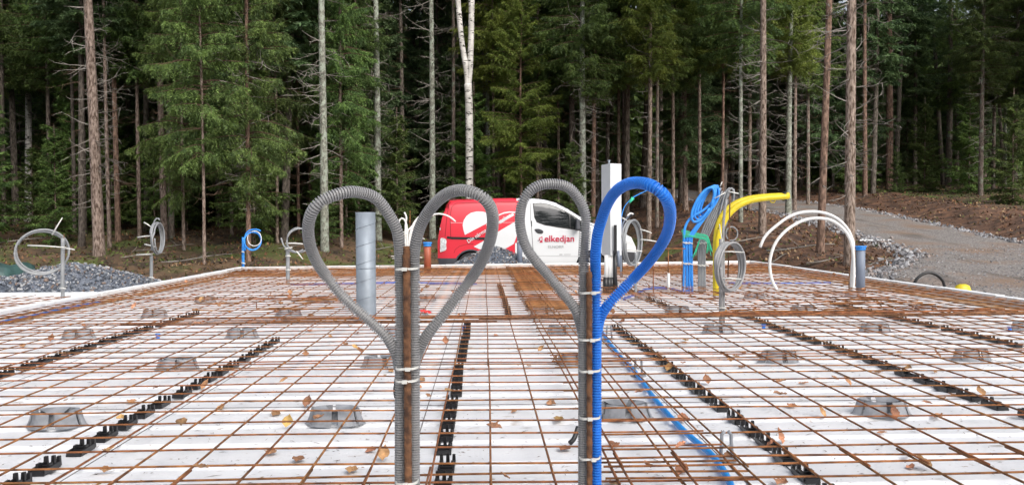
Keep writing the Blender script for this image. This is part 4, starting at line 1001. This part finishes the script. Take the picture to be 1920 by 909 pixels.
# windscreen over the slope
b = MB(); ws = [(2.74, 1.755), (2.97, 1.635), (3.2, 1.485), (3.46, 1.325)]; vs = []
for x, z in ws:
    for t in (-1, -.5, 0, .5, 1): vs.append((x + .008, t * (vw(x, z - .1) - .10), z + .008))
b.add(vs, [(i * 5 + j, i * 5 + j + 1, (i + 1) * 5 + j + 1, (i + 1) * 5 + j) for i in range(3) for j in range(4)], smooth=True); b.build('windscreen', M['glass'], vroot)
b = MB(); vs = [(x - .01, y, z) for x, z in ((.17, 1.62), (.07, 1.25)) for y in (-.6, .6)]; b.add(vs, [(0, 1, 3, 2)]); b.build('rear_window', M['glass'], vroot)
for wx in (WR, WF):
    for sy in (-1, 1):
        prof = [(.19, -.09), (.25, -.105), (.295, -.10), (.315, -.07), (.315, .07), (.295, .10), (.19, .09)]; n = 36; vs = []
        for r0, yy in prof: vs += [(r0 * math.cos(2 * PI * k / n), yy * -sy * -1, r0 * math.sin(2 * PI * k / n)) for k in range(n)]
        t_ = MB().add(vs, [(a * n + k, a * n + (k + 1) % n, (a + 1) * n + (k + 1) % n, (a + 1) * n + k) for a in range(6) for k in range(n)], smooth=True)
        w_ = empty('wheel', (wx, sy * .735, .315)); w_.parent = vroot; t_.build('tyre', M['tyre'], w_)
        rm = MB(); rm.tube([(0, sy * .02, 0), (0, sy * .06, 0)], .05, 20)
        rm.tube([(.20 * math.cos(a), sy * .075, .20 * math.sin(a)) for a in np.linspace(0, 2 * PI, 37)], .012, 8)
        for k in range(10):
            a = 2 * PI * k / 10; rm.box((.12 * math.cos(a), sy * .065, .12 * math.sin(a)), (.15, .02, .035), rot=Matrix.Rotation(-a, 3, 'Y'))
        rm.build('rim', M['rim'], w_)
        ds = MB().tube([(0, sy * .0, 0), (0, sy * .02, 0)], .2, 24); ds.build('brake_disc', M['tyre'], w_)
for (x0, x1, nm) in ((WR - .45, WR + .45, 'wheel_well'), (WF - .45, WF + .45, 'wheel_well')):
    MB().box(((x0 + x1) / 2, 0, .5), (.84, 1.18, .5)).build(nm, M['tyre'], vroot)
MB().box((2.2, 0, .3), (3.9, 1.3, .12)).build('underbody', M['tyre'], vroot)
tag(vroot, 'red and white delivery van parked behind the far rim of the slab', 'van')

# ------------------------------------------------------------------ trees
def unit(v): return v / np.maximum(1e-9, np.linalg.norm(v, axis=-1, keepdims=True))
def crown_mesh(name, seed, zb, zt_, Lmax, mats, dens=1.0, droop=.55, blade=(.085, .040), spacing=.30, low_taper=.5, hang=.5, per=6, topk=.75, kb=6):
    r = np.random.RandomState(seed); tris = []; wood = []
    z = zb
    while z < zt_:
        t = (z - zb) / (zt_ - zb)
        nb = per + r.randint(-2, 2)
        for b in range(max(2, nb)):
            L = Lmax * ((1 - t) ** topk) * r.uniform(.55, 1.1) + .15
            if t < .12: L *= low_taper + (1 - low_taper) * t / .12
            a = r.rand() * 6.283; ca, sa = math.cos(a), math.sin(a); z0 = z + r.uniform(-.12, .12)
            dr = droop * r.uniform(.6, 1.25) * (1 - .8 * t); m = max(4, int(L / .25)); tt = np.linspace(0, 1, m + 1)
            rr_ = L * (tt - .08 * tt ** 3); zz_ = z0 + L * (.10 * tt - dr * tt ** 2 + .45 * dr * tt ** 3) + .5 * t * L * tt
            wob = .06 * L * np.sin(tt * 3 + r.rand() * 6) * tt
            ax = np.stack([rr_ * ca - wob * sa, rr_ * sa + wob * ca, zz_], 1)
            w = .012 * (1 + L / 3) * (1 - .8 * tt)[:, None]
            side = np.array([-sa, ca, 0.]); upv = np.array([0, 0, 1.])
            A, B_ = ax[:-1], ax[1:]
            for d1, d2 in ((side, upv * .9), (upv, -side)):
                q0, q1, q2, q3 = A - d1 * w[:-1], A + d1 * w[:-1], B_ + d1 * w[1:], B_ - d1 * w[1:]
                wood.append(np.stack([q0, q1, q2, q0, q2, q3], 1).reshape(-1, 3))
            n = max(5, int(L / .075 * dens)); ts = np.clip(np.linspace(.12, 1, n) + r.uniform(-.02, .02, n), .05, 1)
            for sgn in (-1, 1):
                bx = np.stack([np.interp(ts, tt, ax[:, k]) for k in range(3)], 1)
                l = np.clip(.42 * L * (1.05 - ts) ** .7, .10, .55) * r.uniform(.5, 1.15, n)
                fw = r.uniform(.35, .8, n)[:, None]; out_ = np.array([ca, sa, 0.])
                dn = (-hang * r.uniform(.2, 1.6, n))[:, None]
                d = unit(out_ * fw + side * sgn * (1 - .5 * fw) + upv * dn)
                K_ = kb; s = (np.arange(K_) + .6) / K_
                c = bx[:, None, :] + d[:, None, :] * (l[:, None] * s)[..., None] + upv * (-.25 * l[:, None] * s ** 2)[..., None]
                c = c.reshape(-1, 3); dd = np.repeat(d, K_, 0); N = len(c)
                ll = np.repeat(l, K_)
                for sg in (-1, 1):
                    perp = unit(np.cross(dd, upv) * sg + r.normal(0, .35, (N, 3)))
                    bd = unit(dd * r.uniform(.5, 1.1, (N, 1)) + perp * .9 + upv * r.normal(-.1, .3, (N, 1)))
                    bl = blade[0] * r.uniform(.7, 1.4, (N, 1)); nw = unit(np.cross(bd, unit(upv + r.normal(0, .5, (N, 3))))) * blade[1] * .5 * r.uniform(.7, 1.3, (N, 1))
                    tris.append(np.stack([c - nw, c + nw, c + bd * bl], 1).reshape(-1, 3))
        z += spacing * r.uniform(.75, 1.25) * (1 if t < .7 else .8)
    T_ = np.concatenate(tris); W_ = np.concatenate(wood)
    mi = np.concatenate([np.zeros(len(T_) // 3), np.ones(len(W_) // 3)])
    return np_mesh(name, np.concatenate([T_, W_]), mats, mi)
def twig_mesh(name, seed, z0, z1, Lmax, n, m, rad0=.1, kick=.25):
    r = np.random.RandomState(seed); V = []
    def strand(p, d, L, w, depth):
        k = 6; pts = [p]
        for i in range(k):
            d = unit(d + r.normal(0, .12, 3) + np.array([0, 0, kick * .12])); pts.append(pts[-1] + d * L / k)
            if depth and r.rand() < .55: strand(pts[-1], unit(d + r.normal(0, .7, 3)), L * r.uniform(.2, .45), w * .5, depth - 1)
        for i in range(k):
            a, b = pts[i], pts[i + 1]; wa, wb = w * .8 * (1 - i / k) + .0012, w * (1 - (i + 1) / k) + .0015; dd = b - a
            u = unit(np.cross(dd, [.3, .2, 1])); v = unit(np.cross(dd, u)); 
            ra = [a + u * wa, a - u * wa * .5 + v * wa * .87, a - u * wa * .5 - v * wa * .87]; rb_ = [b + u * wb, b - u * wb * .5 + v * wb * .87, b - u * wb * .5 - v * wb * .87]
            for j in range(3): j2 = (j + 1) % 3; V.extend([ra[j], ra[j2], rb_[j2], ra[j], rb_[j2], rb_[j]])
    for i in range(n):
        z = r.uniform(z0, z1); a = r.rand() * 6.283; L = Lmax * r.uniform(.2, 1) * (.5 + .5 * (z - z0) / (z1 - z0)); strand(np.array([rad0 * .5 * math.cos(a), rad0 * .5 * math.sin(a), z]), np.array([math.cos(a), math.sin(a), r.uniform(-.5, .25)]), L, .010 + L * .004, 1)
    return np_mesh(name, np.array(V), [m])
def trunk_mb(H, r0, lean_top=(0, 0), seed=0, bend=.0, n=12, rings=34, ztop=None):
    r = random.Random(seed); ph = r.random() * 6; pts = []; rs = []
    for i in range(rings + 1):
        t = i / rings; z = -.35 + (H + .35) * t; b = bend * math.sin(t * 5 + ph) * t
        pts.append(Vector((lean_top[0] * t + b, lean_top[1] * t, z))); rr_ = r0 * (1 - .82 * t ** 1.1) * (1 + .03 * math.sin(i * 2.3 + ph))
        if z < .5: rr_ *= 1 + .35 * (1 - (z + .35) / .85) ** 2
        rs.append(rr_)
    return MB().tube(pts, rs, n)
crowns = {}
N0, NB, ND = [M['needle'], M['twigb']], [M['needleb'], M['twigb']], [M['needled'], M['twigb']]
crowns['low1'] = (crown_mesh('crown', 1, 1.6, 13, 1.9, N0, 1.0, .75, hang=.9, blade=(.085, .024), kb=8), 13)
crowns['low2'] = (crown_mesh('crown', 2, 2.4, 14, 2.1, N0, 1.0, .6, hang=.7, blade=(.085, .024), kb=8), 14)
crowns['lowb'] = (crown_mesh('crown', 3, 2.2, 9.5, 2.4, NB, 1.0, .45, hang=.4, topk=.9, blade=(.085, .024), kb=8), 9.5)
crowns['mid'] = (crown_mesh('crown', 4, 5.0, 17, 2.2, N0, .9, .55, blade=(.095, .028), kb=8, hang=.7), 17)
crowns['midb'] = (crown_mesh('crown', 5, 5.4, 15, 2.0, NB, .9, .5, blade=(.095, .028), kb=8, hang=.6), 15)
crowns['high1'] = (crown_mesh('crown', 6, 8.5, 17, 2.0, N0, .7, .5, blade=(.12, .05), hang=.6, spacing=.42), 17)
crowns['high2'] = (crown_mesh('crown', 7, 10.0, 18, 2.0, ND, .65, .5, blade=(.14, .05), hang=.6, spacing=.45), 18)
crowns['deep1'] = (crown_mesh('crown', 8, 5.0, 16, 2.0, ND, .7, .5, blade=(.14, .055), kb=7, hang=.6, spacing=.42), 16)
crowns['deep2'] = (crown_mesh('crown', 9, 7.5, 17, 2.0, ND, .7, .5, blade=(.14, .055), kb=7, hang=.6, spacing=.45), 17)
crowns['deepl'] = (crown_mesh('crown', 10, 1.8, 14, 1.8, ND, .8, .6, blade=(.12, .042), kb=7, hang=.8, spacing=.38), 14)
crowns['bush'] = (crown_mesh('crown', 11, .35, 5.2, 1.35, N0, .8, .4, blade=(.10, .035), hang=.4, spacing=.26), 5.2)
twigs = [twig_mesh('dead_branches', 20 + k, 1.2, 11, (1.5, 1.1, 1.9)[k], (130, 110, 90)[k], M['twig']) for k in range(3)]
twd = [twig_mesh('dead_branches', 30 + k, 1.0, 9, 1.2, 40, M['twigb']) for k in range(2)]
nt = 0; FT = []
def tree(px, pyb, wpx, bark, crown=None, label='', lean_px=0, H=None, tw=0, kind='spruce_tree', group=None, Yo=None, seed=None, bend=.07, rot=None, cs=1.0, ctaper=None):
    """px,pyb: foot of the trunk; wpx: trunk width near the foot; lean_px: shift of the trunk at the picture's top edge"""
    global nt
    nt += 1; base = G(px, pyb) if Yo is None else None
    if Yo is not None: q = D(px, 400, Yo); base = Vector((q.x, q.y, T(q.x, q.y)))
    k = base.y / F; r0 = wpx * k / 2 * 1.05; FT.append((px, base.y, label, 85 if tw in (0, 1) and wpx > 7 else 14))
    me, ch = crowns[crown] if crown else (None, 17)
    H = H or (ch + .6) * cs
    topz = D(px, 0, base.y).z; lx = (lean_px * k) * H / max(3, topz - base.z)
    root = empty(kind, base)
    trunk_mb(H, r0, (lx, 0), nt, bend).build('trunk', M[bark], root)
    if me:
        c = mesh_obj('crown', me, root); c.rotation_euler.z = rot if rot is not None else random.uniform(0, 6.28); wl = {'low1': .74, 'low2': .66, 'lowb': .82, 'mid': .8, 'midb': .85}.get(crown, 1); c.scale = (cs * wl, cs * wl, cs)
        c.rotation_euler.y = 0; c.location = (lx * .5, 0, 0)
    if tw is not None:
        t = mesh_obj('dead_branches', twigs[tw % 3] if tw < 5 else twd[tw % 2], root); t.rotation_euler = (0, math.atan2(lx, H), random.uniform(0, 6.28) if abs(lx) < .2 else 0)
    tag(root, label, 'tree', group)
    return root
gF = 'trees at the forest edge'
tree(187, 484, 20, 'barkb', 'high1', 'thickest grey-brown trunk at the left behind the gravel heap', -14, tw=0, group=gF)
tree(206, 462, 7, 'barkb', 'high2', 'slimmer trunk standing just right behind the thickest left trunk', -6, tw=1, group=gF)
tree(52, 416, 12, 'birch', 'mid', 'slim pale birch-like trunk at the far left edge', 8, tw=1, group=gF, kind='birch_tree', bend=.12)
tree(30, 420, 12, 'barkd', 'deep1', 'dim dark trunk left of the slim pale birch', -6, tw=2, group=gF)
tree(222, 452, 10, 'barkp', 'deep2', 'short-looking reddish trunk right of the thickest left trunk', -3, tw=6, group=gF)
tree(309, 452, 12, 'barkb', 'mid', 'brown trunk above the narrow edge-on coil', -6, tw=1, group=gF)
tree(322, 446, 10, 'barkg', 'high2', 'thin grey trunk just right of the brown trunk above the edge-on coil', -3, tw=6, group=gF)
tree(383, 500, 6, 'barkb', 'low2', 'young green spruce left of the small blue coil', 0, tw=6, group=gF, H=11)
tree(466, 492, 9, 'barkp', 'low1', 'drooping green spruce with brown trunk over the small blue coil', 4, tw=0, group=gF)
tree(583, 430, 6, 'barkp', 'low2', 'thin reddish spruce trunk above the left heart loop', -2, tw=6, group=gF)
tree(609, 470, 15, 'barkl', 'high1', 'pale lichen-grey trunk between the open grey loop and the spiral duct', 0, tw=0, group=gF)
tree(640, 462, 7, 'barkb', 'low1', 'leafy spruce right behind the left half of the left heart', 3, tw=6, group=gF)
tree(709, 448, 13, 'barkl', 'high2', 'pale spotted trunk rising behind the top of the spiral duct', 0, tw=0, group=gF)
tree(811, 446, 12, 'barkl', 'high2', 'straight pale trunk with many bare twigs left of the forked birch', 0, tw=0, group=gF)
tree(851, 440, 8, 'barkg', 'high2', 'thin dark grey trunk just left of the forked birch', 0, tw=1, group=gF)
tree(916, 432, 9, 'barkl', 'high1', 'pale grey trunk just right of the forked birch', 0, tw=1, group=gF)
tree(978, 452, 6, 'barkp', 'lowb', 'bright yellow-green young spruce above the van roof', 0, tw=6, group=gF, H=10)
tree(1006, 440, 7, 'barkb', 'mid', 'darker green spruce right behind the bright young spruce', 5, tw=1, group=gF)
tree(1094, 458, 13, 'barkl', 'mid', 'greenish lichen trunk above the right heart column', -1, tw=0, group=gF)
tree(1112, 452, 9, 'barkp', 'mid', 'reddish trunk just right of the greenish lichen trunk', 3, tw=1, group=gF)
tree(1216, 452, 9, 'barkb', 'midb', 'slim brown trunk seen through the blue heart', 4, tw=1, group=gF)
tree(1232, 430, 7, 'barkg', 'mid', 'thin grey trunk right of the slim brown trunk through the blue heart', 0, tw=6, group=gF)
tree(1355, 405, 6, 'barkp', 'midb', 'thin reddish trunk above the big grey coil', 0, tw=6, group=gF)
tree(1389, 418, 8, 'barkl', 'mid', 'thin greenish trunk above the start of the yellow pipes', 0, tw=1, group=gF)
tree(1429, 440, 14, 'barkb', 'high1', 'smooth pinkish-brown trunk left of the white arches', 2, tw=0, group=gF)
tree(1478, 402, 11, 'barkl', 'midb', 'greenish trunk directly above the end of the yellow pipes', 3, tw=0, group=gF)
tree(1490, 396, 7, 'barkb', 'midb', 'thin brown trunk right behind the end of the yellow pipes', 2, tw=1, group=gF)
tree(1537, 476, 14, 'barkp', 'high1', 'leaning orange-brown pine trunk inside the white arches', 14, tw=1, group=gF, kind='pine_tree')
tree(1592, 505, 20, 'barkb', 'high1', 'thickest trunk on the right, behind the white arches', 4, tw=0, group=gF)
tree(1622, 382, 9, 'barkp', 'high2', 'reddish trunk beyond the road, left of the big reddish pine', -2, tw=1, group=gF, kind='pine_tree')
tree(1668, 372, 14, 'barkp', 'high2', 'big reddish pine trunk with stubby branches beyond the road', -4, tw=2, group=gF, kind='pine_tree')
tree(1778, 360, 12, 'barkg', 'mid', 'grey trunk on the mossy bank right of the big reddish pine', 2, tw=1, group=gF)
tree(1838, 384, 9, 'barkg', 'mid', 'slim grey trunk on the bank at the right', 4, tw=0, group=gF)
tree(1884, 370, 6, 'barkl', 'deep1', 'thin pale trunk near the right edge', 0, tw=1, group=gF)
tree(1903, 374, 8, 'barkg', 'mid', 'rightmost grey trunk of the forest edge', 3, tw=1, group=gF)
for a in [(140, 440, 7, 'barkd', 'mid', 'dim spruce with hanging foliage left of the thickest left trunk'), (262, 452, 7, 'barkb', 'mid', 'leafy spruce between the thickest left trunk and the edge-on coil'), (345, 470, 6, 'barkb', 'low1', 'leafy spruce just right of the edge-on coil'),
          (520, 455, 6, 'barkb', 'low2', 'leafy spruce between the small blue coil and the open grey loop'), (672, 440, 6, 'barkb', 'low2', 'leafy spruce left of the pale spotted trunk'), (560, 440, 6, 'barkp', 'mid', 'tall leafy spruce above the open grey loop'),
          (435, 440, 6, 'barkb', 'mid', 'tall leafy spruce left of the drooping green spruce'), (925, 440, 6, 'barkb', 'midb', 'green spruce behind the pale grey trunk over the van'), (1048, 436, 6, 'barkb', 'midb', 'green spruce over the cab of the van'),
          (945, 428, 6, 'barkp', 'low2', 'dark leafy spruce over the middle of the van'), (1160, 425, 7, 'barkb', 'midb', 'green spruce above the white cabinet'), (1262, 410, 7, 'barkb', 'midb', 'green spruce above the blue heart loop'),
          (1312, 405, 7, 'barkb', 'mid', 'green spruce above the blue conduit bundle'), (1405, 395, 7, 'barkb', 'midb', 'green spruce left of the smooth pinkish-brown trunk'), (1515, 385, 7, 'barkg', 'mid', 'green spruce left of the leaning orange-brown pine'),
          (1715, 362, 8, 'barkd', 'deep1', 'dark spruce right of the big reddish pine'), (1862, 368, 7, 'barkg', 'mid', 'spruce with foliage between the slim right trunks'), (95, 430, 8, 'barkd', 'mid', 'dim spruce right of the slim pale birch'), (8, 425, 8, 'barkd', 'mid', 'dim spruce at the left edge')]:
    tree(*a, tw=6, group=gF)
# forked birch
base = G(879, 452); k = base.y / F; FT.append((879, base.y, 'x', 90));  root = empty('birch_tree', base); zf = D(877, 150, base.y).z - base.z
def dd(px, py): q = D(px, py, base.y); return Vector((q.x - base.x, 0, q.z - base.z))
tp = dd(879, 0).z
MB().tube(spline([Vector((0, 0, -.3)), dd(880, 345), dd(880, 250), dd(879, 190), dd(877, 150)], .15), 7.2 * k, 14).build('trunk', M['birch'], root)
MB().tube(spline([dd(877, 165), dd(874, 130), dd(866, 80), dd(860, 20), dd(856, -60), dd(850, -250)], .15), 5.2 * k, 12).build('stem', M['birch'], root)
MB().tube(spline([dd(878, 165), dd(881, 130), dd(883, 80), dd(884, 20), dd(885, -60), dd(888, -300)], .15), 5.6 * k, 12).build('stem', M['birch'], root)
t = mesh_obj('crown', twig_mesh('crown', 77, tp, tp + 5, 2.0, 160, M['twigb']), root)
tag(root, 'white birch forking into two stems above the van', 'tree', gF)

# deeper forest rows
rf = random.Random(21)
protos = []
for i, (ck, bark, tw) in enumerate((('deep1', 'barkd', 0), ('deep2', 'barkd', 1), ('high2', 'barkd', 0), ('deep2', 'barkg', 1), ('deepl', 'barkb', 0), ('deepl', 'barkd', 1), ('deepl', 'barkd', 0))):
    root = empty('forest_spruce'); H = crowns[ck][1] + .6
    trunk_mb(H, .115, (.1, 0), 90 + i, .06, n=9, rings=22).build('trunk', M[bark], root); mesh_obj('crown', crowns[ck][0], root); mesh_obj('dead_branches', twd[tw % 2] if i != 3 else twigs[1], root)
    protos.append(root)
used = set(); n_deep = 0; pos = []; DP = []
def ok(x, y, dmin):
    return all((x - a) ** 2 + (y - b) ** 2 > dmin * dmin for a, b in pos)
tries = 0
while n_deep < 165 and tries < 9000:
    tries += 1
    y = 21.5 + 26 * rf.random() ** .85; x = rf.uniform(-.70 * y - 3, .70 * y + 3)
    if border(RL, y) - .9 < x < border(RR, y) + .9: continue
    if x > 4 and y < 30: continue
    if -4 < x < 6 and y < 23.5: continue
    if x > border(RR, y) and x < border(RR, y) + 4.5 and y < 36: continue
    if not ok(x, y, 1.55 + .012 * y): continue
    pc = 908 + x / y * F
    if any(abs(pc - f_[0]) < f_[3] and y < f_[1] + .8 for f_ in FT): continue
    if y < 27 and rf.random() < .75: continue
    pos.append((x, y)); i = rf.randrange(7)
    o = protos[i] if i not in used else copy_tree(protos[i]); used.add(i)
    o.location = (x, y, T(x, y)); s = rf.uniform(.72, 1.25); sr = rf.uniform(.8, 1.25) ; o.rotation_euler = (rf.gauss(0, .025), rf.gauss(0, .025), rf.uniform(0, 6.28)); o.scale = (s * sr if False else s, s, s * rf.uniform(.9, 1.12))
    zone = 'left of the van' if x < -3 else ('behind the van' if x < 7 else 'at the right beyond the road'); dep = 'front rows' if y < 32 else ('middle rows' if y < 45 else 'far rows')
    DP.append((o, pc, y)); n_deep += 1
for k in range(16):
    o = copy_tree(protos[4 + k % 3]); a = -PI / 2 + (k - 7.5) * .10; d_ = 25 + 5 * rf.random(); x, y = d_ * math.cos(a), d_ * math.sin(a)
    o.location = (x, y, G0); o.rotation_euler.z = rf.uniform(0, 6); sc_ = rf.uniform(1.35, 1.7); o.scale = (sc_, sc_, sc_)
    tag(o, 'spruce across the clearing that the window of the van mirrors', 'tree', 'spruces mirrored in the van window')
for i, p_ in enumerate(protos):
    if i not in used:
        for ch in list(p_.children): bpy.data.objects.remove(ch)
        bpy.data.objects.remove(p_)
bush = empty('young_spruce'); trunk_mb(5.6, .045, (0, 0), 140, .03, n=7, rings=10).build('trunk', M['barkb'], bush); mesh_obj('crown', crowns['bush'][0], bush)
nb_ = 0; BS = []
for _ in range(2500):
    y = rf.uniform(22, 44); x = rf.uniform(-.68 * y, .68 * y); pc = 908 + x / y * F
    if border(RL, y) - 1.5 < x < border(RR, y) + 2.5 or (4 < x < border(RL, y) and y < 32) or (-4 < x < 6 and y < 25): continue
    if any(abs(pc - f_[0]) < 16 and y < f_[1] + .6 for f_ in FT) or not ok(x, y, .8) or nb_ >= 120: continue
    if x > 0 and rf.random() < .5: continue
    pos.append((x, y)); o = bush if nb_ == 0 else copy_tree(bush); s = rf.uniform(.35, 1.05); o.scale = (s, s, s); o.location = (x, y, T(x, y)); o.rotation_euler.z = rf.uniform(0, 6.28); BS.append((o, pc, y)); nb_ += 1
LMK = [(-60, 'the left edge'), (52, 'the slim pale birch'), (187, 'the thickest left trunk'), (309, 'the edge-on coil'), (383, 'the young left spruce'), (466, 'the small blue coil'), (540, 'the open grey loop'), (609, 'the pale lichen-grey trunk'), (687, 'the spiral duct'), (762, 'the left heart column'), (811, 'the straight pale trunk'), (879, 'the forked birch'), (978, 'the bright young spruce'), (1094, 'the right heart column'), (1146, 'the white cabinet'), (1216, 'the blue heart loop'), (1310, 'the blue conduit bundle'), (1389, 'the yellow pipes'), (1429, 'the pinkish-brown trunk'), (1484, 'the yellow pipe end'), (1537, 'the leaning pine'), (1592, 'the thickest right trunk'), (1668, 'the big reddish pine'), (1778, 'the mossy bank trunk'), (1838, 'the slim right trunk'), (1903, 'the rightmost trunk')]
byk = {}
for o, pc, y in DP:
    lx, ln = min(LMK, key=lambda q: abs(q[0] - pc)); byk.setdefault((ln, 'left' if pc < lx else 'right'), []).append((y, o))
for (ln, sd_), L in byk.items():
    L.sort(key=lambda q: q[0])
    for i, (y, o) in enumerate(L): tag(o, 'shaded spruce deep in the forest, %s one just %s of %s' % (ORD[i] if i else 'nearest', sd_, ln), 'tree', 'shaded spruces deep in the forest')
byk = {}
for o, pc, y in BS:
    lx, ln = min(LMK, key=lambda q: abs(q[0] - pc)); byk.setdefault((ln, 'left' if pc < lx else 'right'), []).append((y, o))
for (ln, sd_), L in byk.items():
    L.sort(key=lambda q: q[0])
    for i, (y, o) in enumerate(L): tag(o, 'low young spruce under the trees, %s one just %s of %s' % (ORD[i], sd_, ln), 'tree', 'young spruces under the trees')
print('deep trees', n_deep, nb_)
# far wood closing the view
r = np.random.RandomState(4); N = 260000
ang = r.uniform(-.72, .72, N); dist = r.uniform(49, 62, N); zh = r.uniform(0, 1, N) ** 1.1 * 13
X = np.tan(ang) * dist; c = np.stack([X, dist, zh], 1); c[:, 2] += 1
d = unit(r.normal(0, 1, (N, 3)) + np.array([0, 0, -.4])); nn = unit(np.cross(d, r.normal(0, 1, (N, 3))))
sz = r.uniform(.22, .5, (N, 1)); tri = np.stack([c - nn * sz * .45, c + nn * sz * .45, c + d * sz * 1.5], 1).reshape(-1, 3)
tag(mesh_obj('distant_forest', np_mesh('distant_forest', tri, [M['needle']])), kind='stuff')

# ------------------------------------------------------------------ forest floor cover, fallen branches
r = np.random.RandomState(9); V = []; MI = []
gm = [mat('litter_brown', (.17, .085, .04), .9, .4, 3), mat('moss_green', (.085, .115, .022), .9, .4, 3), mat('litter_pale', (.26, .18, .10), .9, .3, 3), mat('twig_dark', (.05, .035, .025), .9, .3, 3)]
cnt = 0
while cnt < 42000:
    y = 14.5 + 34 * r.rand() ** 1.6; x = r.uniform(-.70 * y, .70 * y)
    if border(RL, y) - .2 < x < border(RR, y) + .2: continue
    if -2.5 < x < 5.8 and y < 20: continue
    if XL < x < XR and y < YFR + .3: continue
    z = TB(x, y); a = r.rand() * 6.283; el = r.uniform(-.2, 1.1); L = r.uniform(.03, .10) * (1 + (y - 15) * .02); w = L * r.uniform(.15, .5)
    mossy = (math.sin(x * .55 + 1) * math.sin(y * .5 + x * .2) > -.1 and not (x > 5)) or x > border(RR, y) + 3.6
    q = r.rand(); mi = (1 if q < .55 else 0 if q < .8 else 3) if mossy else (0 if q < .55 else 2 if q < .72 else 3 if q < .9 else 1)
    d = np.array([math.cos(a) * math.cos(el), math.sin(a) * math.cos(el), math.sin(el)]); n_ = np.array([-math.sin(a), math.cos(a), .2]); p = np.array([x, y, z + .01])
    V += [p - n_ * w, p + n_ * w, p + d * L]; MI.append(mi); cnt += 1
tag(mesh_obj('undergrowth', np_mesh('undergrowth', np.array(V), gm, np.array(MI))), kind='stuff')
def branch(px, py, L, az, label, el=.05, rr_=.02, m='twig'):
    p = G(px, py); root = MB(); d = Vector((math.cos(az), math.sin(az), el)); pts = [p + d * L * t + Vector((0, 0, .08 + .05 * math.sin(t * 4))) for t in np.linspace(-.5, .5, 9)]
    root.tube(pts, [rr_ * (1 - .09 * i) for i in range(9)], 6)
    for i in range(2, 8, 2): root.tube([pts[i], pts[i] + Vector((rb.uniform(-.3, .3), rb.uniform(-.3, .3), rb.uniform(.05, .25)))], [rr_ * .4, .003], 5)
    tag(root.build('fallen_branch', M[m]), label, 'branch', 'fallen branches')
names = ['by the tarpaulin', 'left of the thickest left trunk', 'behind the edge-on coil', 'left of the small blue coil', 'behind the open grey loop', 'between the coils on the left', 'behind the spiral duct', 'right of the white arches', 'below the yellow pipes', 'on the soil bank left of the road', 'in front of the thickest right trunk', 'beside the white arches']
for i, (px, py, L, az) in enumerate(((15, 458, 2.2, .1), (130, 425, 2.6, .6), (300, 470, 2.0, -.2), (370, 490, 1.6, .4), (530, 470, 1.8, .2), (240, 487, 1.8, 0), (720, 470, 1.5, .3), (1640, 500, 1.2, .5), (1400, 455, 1.6, .2), (1500, 470, 1.5, -.4), (1560, 492, 1.3, .3), (1460, 490, 1.2, .9))):
    branch(px, py, L, az, 'bare fallen branch ' + names[i], rr_=.018 + .01 * (i % 3 == 0))
